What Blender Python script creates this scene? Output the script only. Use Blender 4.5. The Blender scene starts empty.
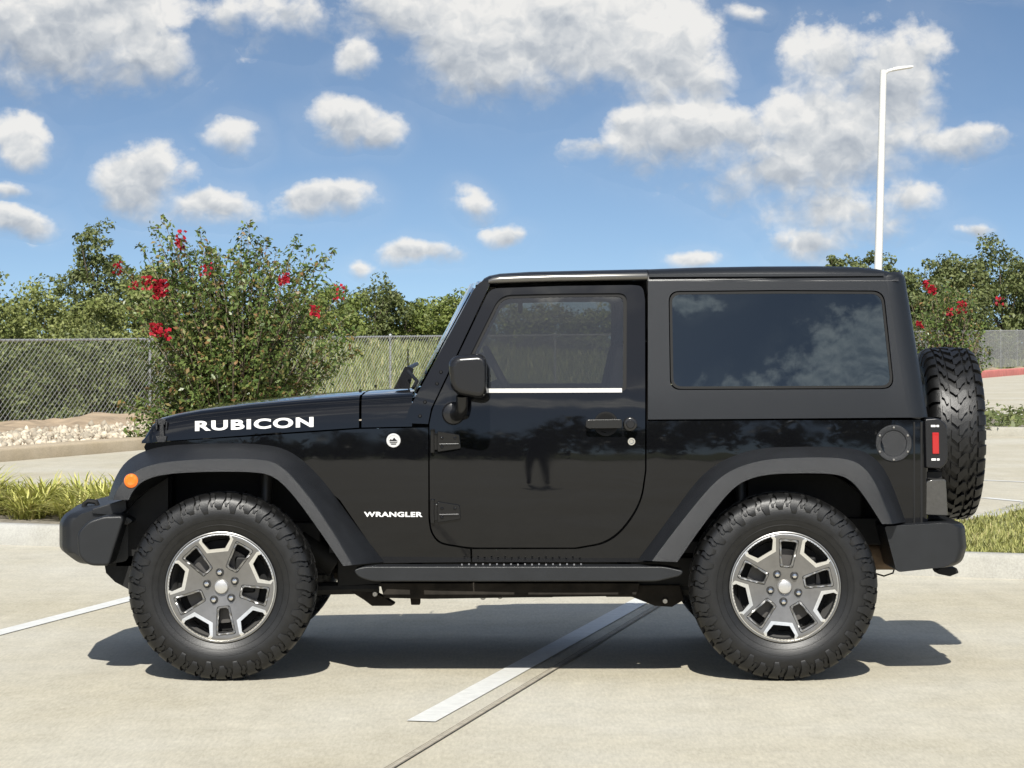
import bpy, bmesh, math, random
import numpy as np
from mathutils import Vector, Matrix, geometry
random.seed(7); rng = np.random.default_rng(7)
scene = bpy.context.scene
COL = scene.collection
R = math.radians

# ---------------------------------------------------------------- camera
FPX, D0, CH, HOR = 2680.0, 11.5, 1.446, 345.0      # focal length in pixels, distance to the tyres, eye height, horizon row
cam = bpy.data.cameras.new('camera'); cam_ob = bpy.data.objects.new('camera', cam); COL.objects.link(cam_ob)
cam_ob.location = (0, -D0, CH); cam_ob.rotation_euler = (R(90), 0, 0)
cam.sensor_width = 36; cam.lens = 36*FPX/1024; cam.shift_y = -(384-HOR)/1024
cam.clip_start = 0.05; cam.clip_end = 3000
scene.camera = cam_ob

# ---------------------------------------------------------------- exposure
scene.render.engine = 'CYCLES'
scene.view_settings.view_transform = 'Standard'; scene.view_settings.look = 'None'
scene.view_settings.exposure = 0.55; scene.view_settings.gamma = 1.0
scene.cycles.use_denoising = True
scene.cycles.max_bounces = 8; scene.cycles.transparent_max_bounces = 16
scene.cycles.caustics_reflective = False; scene.cycles.caustics_refractive = False
SKY_STRENGTH = 0.085
SUN_DIR = Vector((-0.055, -1.05, 1.0)).normalized()
SUN_EL = math.asin(SUN_DIR.z); SUN_ROT = math.atan2(SUN_DIR.x, SUN_DIR.y)

# ---------------------------------------------------------------- node helper
class NT:
    def __init__(s, tree): s.t = tree; s.n = tree.nodes; s.l = tree.links
    def new(s, typ, **kw):
        n = s.n.new(typ)
        for k, v in kw.items(): setattr(n, k, v)
        return n
    def put(s, sock, v):
        if hasattr(v, 'is_output'): s.l.new(v, sock)
        elif v is not None: sock.default_value = v
    def m(s, op, a, b=None, c=None, clamp=False):
        n = s.new('ShaderNodeMath', operation=op, use_clamp=clamp)
        for i, v in enumerate((a, b, c)):
            if v is not None: s.put(n.inputs[i], v)
        return n.outputs[0]
    def v(s, op, a, b=None):
        n = s.new('ShaderNodeVectorMath', operation=op)
        s.put(n.inputs[0], a)
        if b is not None:
            if op == 'SCALE': s.put(n.inputs['Scale'], b)
            else: s.put(n.inputs[1], b)
        return n.outputs['Value' if op in ('LENGTH', 'DOT_PRODUCT') else 'Vector']
    def noise(s, vec, scale, detail=4, rough=.55, dist=0.0):
        n = s.new('ShaderNodeTexNoise'); s.put(n.inputs['Vector'], vec)
        n.inputs['Scale'].default_value = scale; n.inputs['Detail'].default_value = detail
        n.inputs['Roughness'].default_value = rough; n.inputs['Distortion'].default_value = dist
        return n.outputs[0]
    def mix(s, f, a, b, typ='MIX'):
        n = s.new('ShaderNodeMix', data_type='RGBA', blend_type=typ)
        s.put(n.inputs[0], f); s.put(n.inputs[6], a); s.put(n.inputs[7], b)
        return n.outputs[2]
    def ramp(s, f, stops):
        n = s.new('ShaderNodeValToRGB'); s.put(n.inputs[0], f); e = n.color_ramp.elements
        while len(e) < len(stops): e.new(.5)
        for q, (p, c) in zip(e, stops): q.position = p; q.color = (*c, 1) if len(c) == 3 else c
        return n.outputs[0]
    def rng(s, f, a, b, c=0., d=1., smooth=False):
        n = s.new('ShaderNodeMapRange', interpolation_type='SMOOTHSTEP' if smooth else 'LINEAR')
        for i, v in enumerate((f, a, b, c, d)): s.put(n.inputs[i], v)
        return n.outputs[0]

# ---------------------------------------------------------------- sky with cumulus clouds at their own bearings
world = bpy.data.worlds.new('World'); scene.world = world; world.use_nodes = True
world.node_tree.nodes.clear(); W_ = NT(world.node_tree)
sky = W_.new('ShaderNodeTexSky', sky_type='NISHITA'); sky.sun_disc = False
sky.sun_elevation = SUN_EL; sky.sun_rotation = SUN_ROT; sky.altitude = 200; sky.air_density = 1.0; sky.dust_density = 0.6; sky.ozone_density = 2.2
geo = W_.new('ShaderNodeTexCoord').outputs['Generated']
W_.put(sky.inputs['Vector'], W_.v('NORMALIZE', W_.v('ADD', W_.v('MULTIPLY', geo, (1, 1, 2.6)), (0, 0, .115)))) if 'Vector' in sky.inputs else None
sep = W_.new('ShaderNodeSeparateXYZ'); W_.put(sep.inputs[0], geo)
dx, dy, dz = sep.outputs
az = W_.m('ARCTAN2', dx, dy)
comb = W_.new('ShaderNodeCombineXYZ'); W_.put(comb.inputs[0], az); W_.put(comb.inputs[1], dz)
warp = W_.new('ShaderNodeTexNoise'); W_.put(warp.inputs['Vector'], geo); warp.inputs['Scale'].default_value = 24; warp.inputs['Detail'].default_value = 5
uv = W_.v('ADD', comb.outputs[0], W_.v('SCALE', W_.v('SUBTRACT', warp.outputs['Color'], (.5, .5, .5)), .020))
CLOUDS = [  # column, row, half width, half height, density
 (70,22,115,66,1.15),(150,48,52,40,1.0),(-30,20,80,60,1.1),(18,142,40,27,.95),(12,219,44,16,.95),(5,190,40,10,.5),
 (146,180,56,36,1.05),(212,206,54,24,1.0),(232,139,30,20,.85),(340,122,42,28,1.05),(372,134,30,20,.95),
 (325,202,46,19,.95),(418,252,42,15,.95),(472,204,17,13,.55),(508,235,27,12,.8),(222,14,34,20,.5),(284,14,44,34,.6),
 (352,62,34,24,.85),(400,10,70,34,.95),(560,32,130,62,1.2),(480,50,80,44,1.05),(655,60,60,46,1.05),
 (690,140,86,38,1.0),(630,138,46,34,.85),(725,140,60,36,.9),(832,62,48,44,.85),(878,96,72,58,1.05),(790,118,44,30,.75),(940,142,66,16,.85),
 (845,145,85,36,1.05),(775,176,80,30,.85),(835,214,66,28,.75),(810,246,40,16,.9),(900,196,36,18,.7),(692,258,30,11,.8),
 (974,231,20,11,.8),(748,12,22,10,.45),(700,80,40,30,.8),(362,266,14,10,.6),(600,150,40,16,.7),(960,0,40,5,.6)]
best = -1.5; wsum = 1e-4; hsum = 0.0
for (cx, cy, rx, ry, dn) in CLOUDS:
    u = math.atan((cx-512)/FPX); vv = math.sin(math.atan((HOR-cy)/FPX*math.cos(u)))
    dvec = W_.v('MULTIPLY', W_.v('SUBTRACT', uv, (u, vv, 0)), (FPX/rx/(1.22 if rx > 58 else 1.03), FPX/ry/(1.22 if rx > 58 else 1.03), 0))
    ln = W_.v('LENGTH', dvec)
    mi = W_.m('MULTIPLY', W_.m('SUBTRACT', 1.0, ln), dn)
    best = W_.m('SMOOTH_MAX', best, mi, .12)
    w = W_.m('POWER', W_.m('MAXIMUM', W_.m('ADD', mi, .25), 0.0), 2.0)
    s2 = W_.new('ShaderNodeSeparateXYZ'); W_.put(s2.inputs[0], dvec)
    wsum = W_.m('ADD', wsum, w); hsum = W_.m('MULTIPLY_ADD', w, s2.outputs[1], hsum)
hrel = W_.m('DIVIDE', hsum, wsum)
uv2c = W_.new('ShaderNodeCombineXYZ'); W_.put(uv2c.inputs[0], W_.m('ARCTAN2', dx, W_.m('MULTIPLY', dy, -1.0))); W_.put(uv2c.inputs[1], dz)
uv2 = W_.v('ADD', uv2c.outputs[0], W_.v('SCALE', W_.v('SUBTRACT', warp.outputs['Color'], (.5, .5, .5)), .03))
backc = -9.0
for (u, vv, rx, ry, dn) in [(.31,.188,.085,.024,1.3),(.36,.20,.05,.02,1.2),(.22,.180,.07,.012,1.0),(.12,.186,.05,.007,.9),(.13,.225,.05,.004,.8),(.02,.12,.2,.012,1),(-.12,.16,.08,.02,1),(.02,.235,.09,.012,1),(-.3,.2,.12,.04,1.2)]:
    backc = W_.m('SMOOTH_MAX', backc, W_.m('MULTIPLY', W_.m('SUBTRACT', 1.0, W_.v('LENGTH', W_.v('MULTIPLY', W_.v('SUBTRACT', uv2, (u, vv, 0)), (1/rx, 1/ry, 0)))), dn), .1)
best = W_.m('MAXIMUM', best, backc)
# the rest of the sky: scattered cumulus from noise
stretch = W_.v('MULTIPLY', geo, (1, 1, 2.2))
front = W_.m('MULTIPLY', W_.m('MAXIMUM', W_.m('GREATER_THAN', W_.m('ABSOLUTE', az), 2.6), W_.m('LESS_THAN', W_.m('ABSOLUTE', az), .24)), W_.m('LESS_THAN', dz, .26))
gen = W_.m('SUBTRACT', W_.noise(stretch, 3.6, 4, .5), .54)
gen = W_.m('SUBTRACT', W_.m('MULTIPLY', gen, 4.0), W_.m('MULTIPLY', front, 4.0))
best = W_.m('MAXIMUM', best, gen)
def billow(vec, scale, detail, rough=.55):
    n = W_.new('ShaderNodeTexVoronoi', feature='F1'); W_.put(n.inputs['Vector'], vec); n.inputs['Scale'].default_value = scale
    n.inputs['Detail'].default_value = detail; n.inputs['Roughness'].default_value = rough; n.inputs['Lacunarity'].default_value = 2.1
    n.normalize = True
    return W_.m('SUBTRACT', 1.0, n.outputs['Distance'])
w2 = W_.new('ShaderNodeTexNoise'); W_.put(w2.inputs['Vector'], geo); w2.inputs['Scale'].default_value = 90; w2.inputs['Detail'].default_value = 6
kz = W_.new('ShaderNodeCombineXYZ'); kz.inputs[0].default_value = 1; kz.inputs[1].default_value = 1; W_.put(kz.inputs[2], W_.rng(dy, .1, -.3, 1.25, 3.4))
gs = W_.v('MULTIPLY', geo, kz.outputs[0])
gw = W_.v('ADD', gs, W_.v('SCALE', W_.v('SUBTRACT', w2.outputs['Color'], (.5, .5, .5)), .014))
bA = billow(gw, 46, 3.2)
bB = billow(W_.v('ADD', gw, (.0022, 0, .0062)), 46, 3.2)
nA = W_.noise(gs, 42, 9, .62)
nL = W_.noise(geo, 22, 3, .5)
dens = W_.m('ADD', best, W_.m('MULTIPLY', W_.m('SUBTRACT', nA, .5), 1.35))
dens = W_.m('ADD', dens, W_.m('MULTIPLY', W_.m('SUBTRACT', bA, .60), 1.35))
dens = W_.m('ADD', dens, W_.m('MULTIPLY', W_.m('SUBTRACT', nL, .5), .7))
cover = W_.rng(dens, -.02, W_.rng(hrel, -.4, .4, .95, .46), 0, 1, True)     # crisp tops, ragged soft bases
relief = W_.m('SUBTRACT', bA, bB)
thick = W_.rng(dens, .25, 1.15, 0, 1)
sh = W_.m('MULTIPLY_ADD', relief, 1.9, .86)
sh = W_.m('ADD', sh, W_.m('MULTIPLY', hrel, .50))
sh = W_.m('SUBTRACT', sh, W_.m('MULTIPLY', thick, .26))
sh = W_.m('ADD', sh, W_.m('MULTIPLY', W_.m('SUBTRACT', nL, .5), .55))
CLOUD_W = 7.2
ccol = W_.ramp(sh, [(0.25, (.42,.465,.53)), (.55, (.60,.635,.675)), (.78, (.80,.815,.82)), (1.0, (1.0,.985,.95))])
ccol = W_.v('SCALE', ccol, W_.m('MULTIPLY', CLOUD_W, W_.rng(dy, .1, -.6, 1.0, 2.6)))
# thin veil close to the clouds
veil = W_.m('MULTIPLY', W_.rng(best, -.9, .4, 0, .16, True), W_.rng(nL, .35, .7, .2, 1))
cov2 = W_.m('MAXIMUM', W_.m('MULTIPLY', cover, .94), veil)
skyc = W_.mix(1.0, sky.outputs[0], (1.02, 1.04, 1.02, 1), 'MULTIPLY')
allc = W_.mix(cov2, skyc, ccol)
bg = W_.new('ShaderNodeBackground'); W_.put(bg.inputs[0], allc); bg.inputs[1].default_value = SKY_STRENGTH
wo = W_.new('ShaderNodeOutputWorld'); W_.l.new(bg.outputs[0], wo.inputs[0])
world.cycles.sampling_method = 'MANUAL'; world.cycles.sample_map_resolution = 512

# ---------------------------------------------------------------- sun
sun = bpy.data.lights.new('sun', 'SUN'); sun.energy = 4.6; sun.angle = R(.53); sun.color = (1, .965, .89)
sun_ob = bpy.data.objects.new('sun', sun); COL.objects.link(sun_ob); sun_ob.location = (0, -20, 30)
sun_ob.rotation_euler = SUN_DIR.to_track_quat('Z', 'Y').to_euler()

# ---------------------------------------------------------------- materials
def mat(name, col, rough=.5, metal=0., spec=.5, var=0., vscale=20., bump=0., bscale=200., coat=0., island=0., col2=None, detail=4):
    m = bpy.data.materials.new(name); m.use_nodes = True; t = NT(m.node_tree); b = t.n['Principled BSDF']
    b.inputs['Roughness'].default_value = rough; b.inputs['Metallic'].default_value = metal
    b.inputs['Specular IOR Level'].default_value = spec
    b.inputs['Coat Weight'].default_value = coat; b.inputs['Coat Roughness'].default_value = .02
    c = (*col, 1)
    pos = t.new('ShaderNodeTexCoord').outputs['Object']
    if var or col2:
        c2 = (*(col2 or [min(1, k*(1+var)) for k in col]), 1); c1 = (*(col if col2 else [k*(1-var) for k in col]), 1)
        c = t.mix(t.rng(t.noise(pos, vscale, detail, .6), .3, .7), c1, c2)
    if island:
        rn = t.new('ShaderNodeNewGeometry').outputs['Random Per Island']
        k = t.rng(rn, 0, 1, 1-island, 1+island)
        c = t.mix(1.0, c, t.v('SCALE', (1, 1, 1), k), 'MULTIPLY')
    t.put(b.inputs['Base Color'], c)
    if bump:
        bn = t.new('ShaderNodeBump'); bn.inputs['Strength'].default_value = bump; bn.inputs['Distance'].default_value = .01
        t.put(bn.inputs['Height'], t.noise(pos, bscale, 3, .6)); t.l.new(bn.outputs[0], b.inputs['Normal'])
    return m
def glass(name, tint, rough=0.0, ior=1.5, refl=(1, 1, 1)):
    m = bpy.data.materials.new(name); m.use_nodes = True; t = NT(m.node_tree); t.n.clear()
    tr = t.new('ShaderNodeBsdfTransparent'); tr.inputs[0].default_value = (*tint, 1)
    gl = t.new('ShaderNodeBsdfGlossy'); gl.inputs['Roughness'].default_value = rough; gl.inputs[0].default_value = (*refl, 1)
    fr = t.new('ShaderNodeFresnel'); fr.inputs[0].default_value = ior
    mx = t.new('ShaderNodeMixShader'); t.l.new(fr.outputs[0], mx.inputs[0]); t.l.new(tr.outputs[0], mx.inputs[1]); t.l.new(gl.outputs[0], mx.inputs[2])
    o = t.new('ShaderNodeOutputMaterial'); t.l.new(mx.outputs[0], o.inputs[0]); return m

# ---------------------------------------------------------------- things, parts, mesh building
def tag(o, label=None, cat=None, group=None, kind=None):
    for k, v in (('label', label), ('category', cat), ('group', group), ('kind', kind)):
        if v: o[k] = v
    return o
def thing(name, label, cat, loc=(0, 0, 0), group=None):
    o = bpy.data.objects.new(name, None); o.empty_display_size = .2; o.location = loc; COL.objects.link(o)
    return tag(o, label, cat, group)
def wloc(o):
    v = Vector((0, 0, 0))
    while o: v = v + o.location; o = o.parent
    return v
class MB:
    def __init__(s): s.v = []; s.f = []; s.mi = []
    def add(s, vs, fs, mi=0):
        k = len(s.v); s.v += [tuple(p) for p in vs]; s.f += [tuple(i+k for i in f) for f in fs]
        s.mi += [mi]*len(fs) if isinstance(mi, int) else list(mi)
        return s
    def box(s, c, d, rot=None, mi=0):
        hx, hy, hz = d[0]/2, d[1]/2, d[2]/2
        p = [Vector((x, y, z)) for x in (-hx, hx) for y in (-hy, hy) for z in (-hz, hz)]
        if rot is not None: p = [rot @ q for q in p]
        c = Vector(c)
        return s.add([q+c for q in p], [(0,1,3,2),(4,6,7,5),(0,4,5,1),(2,3,7,6),(0,2,6,4),(1,5,7,3)], mi)
    def loft(s, rings, closed=False, caps=False, mi=0):
        n = len(rings[0]); vs = [p for r in rings for p in r]; fs = []
        for i in range(len(rings)-1):
            for j in range(n if closed else n-1):
                k = (j+1) % n; fs.append((i*n+j, i*n+k, (i+1)*n+k, (i+1)*n+j))
        if caps: fs.append(tuple(range(n))[::-1]); fs.append(tuple(range((len(rings)-1)*n, len(rings)*n)))
        return s.add(vs, fs, mi)
    def tube(s, path, r, n=10, caps=True, mi=0):
        path = [Vector(p) for p in path]; rings = []
        rr = r if hasattr(r, '__len__') else [r]*len(path)
        ref = None
        for i, p in enumerate(path):
            d = (path[min(i+1, len(path)-1)]-path[max(i-1, 0)]).normalized()
            if ref is None: ref = d.orthogonal().normalized()
            ref = (ref-d*ref.dot(d)).normalized(); b = d.cross(ref)
            rings.append([p+(ref*math.cos(a)+b*math.sin(a))*rr[i] for a in [2*math.pi*k/n for k in range(n)]])
        return s.loft(rings, True, caps, mi)
    def cyl(s, p0, p1, r, r1=None, n=24, mi=0): return s.tube([p0, p1], [r, r if r1 is None else r1], n, True, mi)
    def lathe(s, prof, axis='y', c=(0, 0, 0), n=48, mi=0):   # prof: (along, radius)
        rings = []
        for k in range(n):
            a = 2*math.pi*k/n; ring = []
            for t, r in prof:
                q = {'y': (r*math.cos(a), t, r*math.sin(a)), 'z': (r*math.cos(a), r*math.sin(a), t), 'x': (t, r*math.cos(a), r*math.sin(a))}[axis]
                ring.append((q[0]+c[0], q[1]+c[1], q[2]+c[2]))
            rings.append(ring)
        rings.append(rings[0])
        return s.loft(rings, False, False, mi)
    def prism(s, poly, mi=0):      # poly: list of (x,y0,y1,z)
        n = len(poly); vs = [(p[0], p[1], p[3]) for p in poly]+[(p[0], p[2], p[3]) for p in poly]
        fs = [tuple(range(n)), tuple(range(2*n-1, n-1, -1))]+[(i, i+n, (i+1) % n+n, (i+1) % n) for i in range(n)]
        return s.add(vs, fs, mi)
    def mirror(s, yc):
        m = MB(); m.v = [(x, 2*yc-y, z) for x, y, z in s.v]; m.f = [tuple(reversed(f)) for f in s.f]; m.mi = list(s.mi); return m
    def xf(s, M): s.v = [tuple(M @ Vector(p)) for p in s.v]; return s
    def join(s, o): return s.add(o.v, o.f, o.mi)
    def build(s, name, mats, parent=None, angle=35, bevel=0, seg=2, merge=True, fix=True, smooth=True):
        me = bpy.data.meshes.new(name); off = wloc(parent) if parent else Vector((0, 0, 0))
        me.from_pydata([(x-off.x, y-off.y, z-off.z) for x, y, z in s.v], [], s.f)
        mats = mats if isinstance(mats, (list, tuple)) else [mats]
        for m in mats: me.materials.append(m)
        me.polygons.foreach_set('material_index', s.mi)
        if merge or fix:
            bm = bmesh.new(); bm.from_mesh(me)
            if merge: bmesh.ops.remove_doubles(bm, verts=bm.verts, dist=1e-5)
            if fix: bmesh.ops.recalc_face_normals(bm, faces=bm.faces)
            bm.to_mesh(me); bm.free()
        if smooth:
            me.polygons.foreach_set('use_smooth', [True]*len(me.polygons)); me.set_sharp_from_angle(angle=R(angle))
        o = bpy.data.objects.new(name, me); COL.objects.link(o)
        if parent: o.parent = parent
        if bevel:
            b = o.modifiers.new('b', 'BEVEL'); b.width = bevel; b.segments = seg; b.limit_method = 'ANGLE'; b.angle_limit = R(48)
            b.use_clamp_overlap = True; b.harden_normals = False
            wn = o.modifiers.new('w', 'WEIGHTED_NORMAL'); wn.keep_sharp = False; wn.weight = 60
        return o
def fast_mesh(name, V, faces4, m, parent=None, mi=None):
    """many quads at once (V: n x 3, faces4: k x 4)"""
    off = np.array(wloc(parent)) if parent else np.zeros(3)
    me = bpy.data.meshes.new(name); V = np.asarray(V, dtype=np.float32)-off.astype(np.float32)
    me.vertices.add(len(V)); me.vertices.foreach_set('co', V.ravel())
    k, q = faces4.shape; me.loops.add(k*q); me.polygons.add(k)
    me.loops.foreach_set('vertex_index', faces4.ravel().astype(np.int32))
    me.polygons.foreach_set('loop_start', np.arange(0, k*q, q, dtype=np.int32))
    for x in (m if isinstance(m, list) else [m]): me.materials.append(x)
    if mi is not None: me.polygons.foreach_set('material_index', mi.astype(np.int32))
    me.update(calc_edges=True); me.validate()
    o = bpy.data.objects.new(name, me); COL.objects.link(o)
    if parent: o.parent = parent
    return o
# ================================================================ materials of the car
def paint():
    m = mat('black_paint', (.0035, .0037, .0045), .028, spec=.5, coat=0)
    t = NT(m.node_tree); b = t.n['Principled BSDF']; b.inputs['IOR'].default_value = 1.44
    pos = t.new('ShaderNodeTexCoord').outputs['Object']
    # very faint dust and panel waviness
    t.put(b.inputs['Roughness'], t.rng(t.noise(pos, 9, 5, .6), .35, .8, .02, .06))
    bn = t.new('ShaderNodeBump'); bn.inputs['Strength'].default_value = .035; bn.inputs['Distance'].default_value = .01
    t.put(bn.inputs['Height'], t.noise(pos, 5, 1, .4)); t.l.new(bn.outputs[0], b.inputs['Normal'])
    return m
M_PAINT = paint()
M_TOP = mat('hardtop_plastic', (.0072, .0084, .0104), .33, spec=.5, bump=.12, bscale=900)
M_PLAST = mat('flare_plastic', (.0105, .0115, .0135), .42, spec=.42, bump=.35, bscale=420, var=.22, vscale=14)
M_BUMP = mat('bumper_plastic', (.0085, .0095, .011), .40, spec=.45, bump=.15, bscale=500, var=.2, vscale=10)
M_TRIM = mat('black_trim', (.009, .009, .010), .26)
M_RUB = mat('seal_rubber', (.006, .006, .006), .6, spec=.3)
M_TYRE = mat('tyre_rubber', (.0055, .0055, .0056), .42, spec=.45, var=.45, vscale=26, bump=.07, bscale=160)
M_CHAS = mat('chassis_black', (.008, .008, .008), .62, var=.4, vscale=18, spec=.3)
M_DIRT = mat('dusty_chassis', (.020, .017, .014), .8, var=.5, vscale=14, spec=.2)
M_RIMB = mat('machined_alloy', (.76, .75, .72), .28, metal=.9, var=.06, vscale=60)
M_RIMG = mat('grey_alloy', (.215, .21, .203), .30, metal=.75, var=.08, vscale=30)
M_RIMM = mat('mid_alloy', (.26, .255, .245), .3, metal=.7)
M_RIMD = mat('dark_alloy', (.035, .035, .035), .5, metal=.3)
M_STEEL = mat('steel', (.42, .40, .37), .35, metal=.9, var=.15, vscale=40)
M_CHROME = mat('chrome', (.75, .74, .72), .12, metal=1)
M_WHITE = mat('white_decal', (.80, .80, .78), .35)
M_GREYD = mat('grey_decal', (.45, .45, .44), .3, metal=.5)
M_AMBER = mat('amber_lens', (.75, .16, .008), .15, coat=.6)
M_RED = mat('red_lens', (.36, .008, .010), .12, coat=.6)
M_GLASS = glass('door_glass', (.60, .60, .58), ior=1.6)
M_PRIV = glass('privacy_glass', (.03, .032, .037), ior=1.70, refl=(.72, .88, 1))
M_WIND = glass('windscreen_glass', (.72, .80, .78))
M_INT = mat('interior_black', (.012, .012, .013), .7, var=.2, vscale=30)
M_SEAT = mat('seat_cloth', (.018, .019, .021), .85, bump=.3, bscale=300)
M_LAMP = mat('headlight_glass', (.55, .57, .58), .08, metal=.6)
M_SMOKE = mat('smoked_lens', (.045, .044, .042), .12, coat=.5, var=.15, vscale=60)

# ================================================================ the car: measured side view
YC = .915
def ys(x, z):
    y = .13 + .035*min(1.4, abs(x-.25))**2 + .035*max(0, abs(x-.25)-1.4)*2.8*.6
    if z <= 1.22: return y + .105*(z-.88)**2
    return y + .105*.1156 + (z-1.22)*.105
def W(px, py, y): s = (D0+y)/FPX; return ((px-512)*s, y, CH-(py-HOR)*s)
def S(px, py, off=0.):
    y = .15
    for _ in range(4):
        x, _, z = W(px, py, y); y = ys(x, z)+off
    return W(px, py, y)
def rpoly(pts, n=7):
    """points (col, row[, corner radius]) with rounded corners"""
    out = []; N = len(pts)
    for i, p in enumerate(pts):
        r = p[2] if len(p) > 2 else 0
        P = np.array(p[:2], float)
        if r <= 0: out.append(tuple(P)); continue
        A = np.array(pts[i-1][:2], float); B = np.array(pts[(i+1) % N][:2], float)
        la, lb = np.linalg.norm(A-P), np.linalg.norm(B-P)
        a = P+(A-P)/la*min(r, la*.49); b = P+(B-P)/lb*min(r, lb*.49)
        for k in range(n+1):
            t = k/n; out.append(tuple((1-t)**2*a+2*t*(1-t)*P+t*t*b))
    return out
def inside(p, poly):
    c = False; j = len(poly)-1
    for i in range(len(poly)):
        xi, yi = poly[i]; xj, yj = poly[j]
        if (yi > p[1]) != (yj > p[1]) and p[0] < (xj-xi)*(p[1]-yi)/(yj-yi)+xi: c = not c
        j = i
    return c
def densify(poly, d):
    out = []
    for i, a in enumerate(poly):
        b = poly[(i+1) % len(poly)]; n = max(1, int(math.hypot(b[0]-a[0], b[1]-a[1])/d))
        for k in range(n): out.append((a[0]+(b[0]-a[0])*k/n, a[1]+(b[1]-a[1])*k/n))
    return out
def cdt(outline, holes, grid, extra=()):
    """triangles of an outline with holes; 2-D"""
    loops = [densify(outline, grid)]+[densify(h, grid) for h in holes]+[densify(e, grid) for e in extra]
    pts, edges = [], []
    for l in loops:
        k = len(pts); pts += l; edges += [(k+i, k+(i+1) % len(l)) for i in range(len(l))]
    bp = np.array(pts); xs = [p[0] for p in outline]; zs = [p[1] for p in outline]
    gx = np.arange(min(xs), max(xs), grid)+grid*.37; gz = np.arange(min(zs), max(zs), grid)+grid*.41
    for x in gx:
        for z in gz:
            if np.min((bp[:, 0]-x)**2+(bp[:, 1]-z)**2) > (.45*grid)**2 and inside((x, z), outline) and not any(inside((x, z), h) for h in holes):
                pts.append((x, z))
    r = geometry.delaunay_2d_cdt([Vector(p) for p in pts], edges, [], 0, 1e-7)
    V = [(v.x, v.y) for v in r[0]]; T = []
    for f in r[2]:
        c = (sum(V[i][0] for i in f)/len(f), sum(V[i][1] for i in f)/len(f))
        if inside(c, outline) and not any(inside(c, h) for h in holes): T.append(tuple(f))
    return V, T
def thicken(V3, T, back):
    """sheet V3 with triangles T closed by a copy displaced by back(v)"""
    m = MB(); n = len(V3); E = {}
    for f in T:
        for i in range(len(f)):
            a, b = f[i], f[(i+1) % len(f)]; E[(a, b)] = 1
    fs = list(T)+[tuple(i+n for i in reversed(f)) for f in T]
    fs += [(b, a, a+n, b+n) for (a, b) in E if (b, a) not in E]
    used = sorted({i for f in fs for i in f}); ix = {k: i for i, k in enumerate(used)}
    allv = list(V3)+[back(v) for v in V3]
    return m.add([allv[i] for i in used], [tuple(ix[i] for i in f) for f in fs])
def panel(poly, holes=(), thick=.03, off=0., grid=.06):
    o = [S(x, y, off)[::2] for x, y in poly]; hs = [[S(x, y, off)[::2] for x, y in h] for h in holes]
    V, T = cdt(o, hs, grid)
    return thicken([(x, ys(x, z)+off, z) for x, z in V], T, lambda v: (v[0], v[1]+thick, v[2]))
def pris(poly, y0, y1):
    """side outline at depth y0 carried back to y1"""
    return MB().prism([(W(x, y, y0)[0], y0, y1, W(x, y, y0)[2]) for x, y in poly])

car = thing('suv', 'black two-door off-road vehicle with a hard top, parked side-on across the bays', 'suv', (.2, YC, 0))
def both(m, name, mats, parent=None, **kw):
    a = m.build(name, mats, parent or car, **kw); b = m.mirror(YC).build(name, mats, parent or car, **kw); return a, b

# ---- doors, fenders, quarters ------------------------------------------------------------------
DOOR = rpoly([(429.5,424),(432.5,409,6),(490,288.5,8),(560,286),(632,285,0),(643,286,10),(645,300),(645,470),(640,505,30),(612,541,38),(575,547.5),(470,547.5,10),(443,543,8),(436.8,539,5),(431.8,531,6),(430,519,6)])
DWIN = rpoly([(500,295,12),(560,293.5),(627,293,9),(626.5,391,5),(540,391.5),(452,392,6)])
door = panel(DOOR, [DWIN], .045, 0)
d1, d2 = both(door, 'door', M_PAINT, bevel=.0045)
seal_o = rpoly([(500,295,12),(560,293.5),(627,293,9),(626.5,391,5),(540,391.5),(452,392,6)])
seal_i = rpoly([(502,298.5,10),(560,297),(623.5,296.5,7),(623,388.5,4),(540,388.5),(457,389,5)])
both(panel(seal_o, [seal_i], .012, .008, .05), 'window_seal', M_RUB, d1)[1].parent = d2
g = panel(rpoly([(501,297),(625,295),(625,390),(455,390)]), (), .004, .013, .08)
both(g, 'window_glass', M_GLASS, d1)[1].parent = d2
both(panel([(484,388.6),(622,388.2),(622,392.4),(484,392.8)], (), .012, -.004, .05), 'window_strip', mat('strip_metal', (.62, .60, .56), .38, metal=.5), d1, bevel=.002)[1].parent = d2

FEND = rpoly([(144,447),(146,443),(250,436.5),(360,429),(428.2,427.5),(428.3,519,4),(430.2,531.8,5),(435.7,540.6,4),(442.3,544.8,6),(470,549.2),(471,562),(383,563),(340,500),(300,468),(165,460),(150,462)])
fd1, fd2 = both(panel(FEND, (), .03), 'front_fender', M_PAINT, bevel=.003)
QUART = rpoly([(646.6,421),(780,420.3),(921,420),(921,524),(905,525),(872,470),(845,458),(765,459),(722,478),(672,548),(660,562),(472.2,562),(472.2,549.2),(577,549),(613.5,542.8,36),(641.6,506.5,30),(646.6,470)])
qp1, qp2 = both(panel(QUART, (), .03), 'quarter_panel', M_PAINT, bevel=.003)
# dark shut lines behind the panels
both(panel(rpoly([(436,430),(640,430),(640,545),(440,545)]), (), .01, .06, .1), 'door_inner', M_INT, d1)[1].parent = d2

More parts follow.
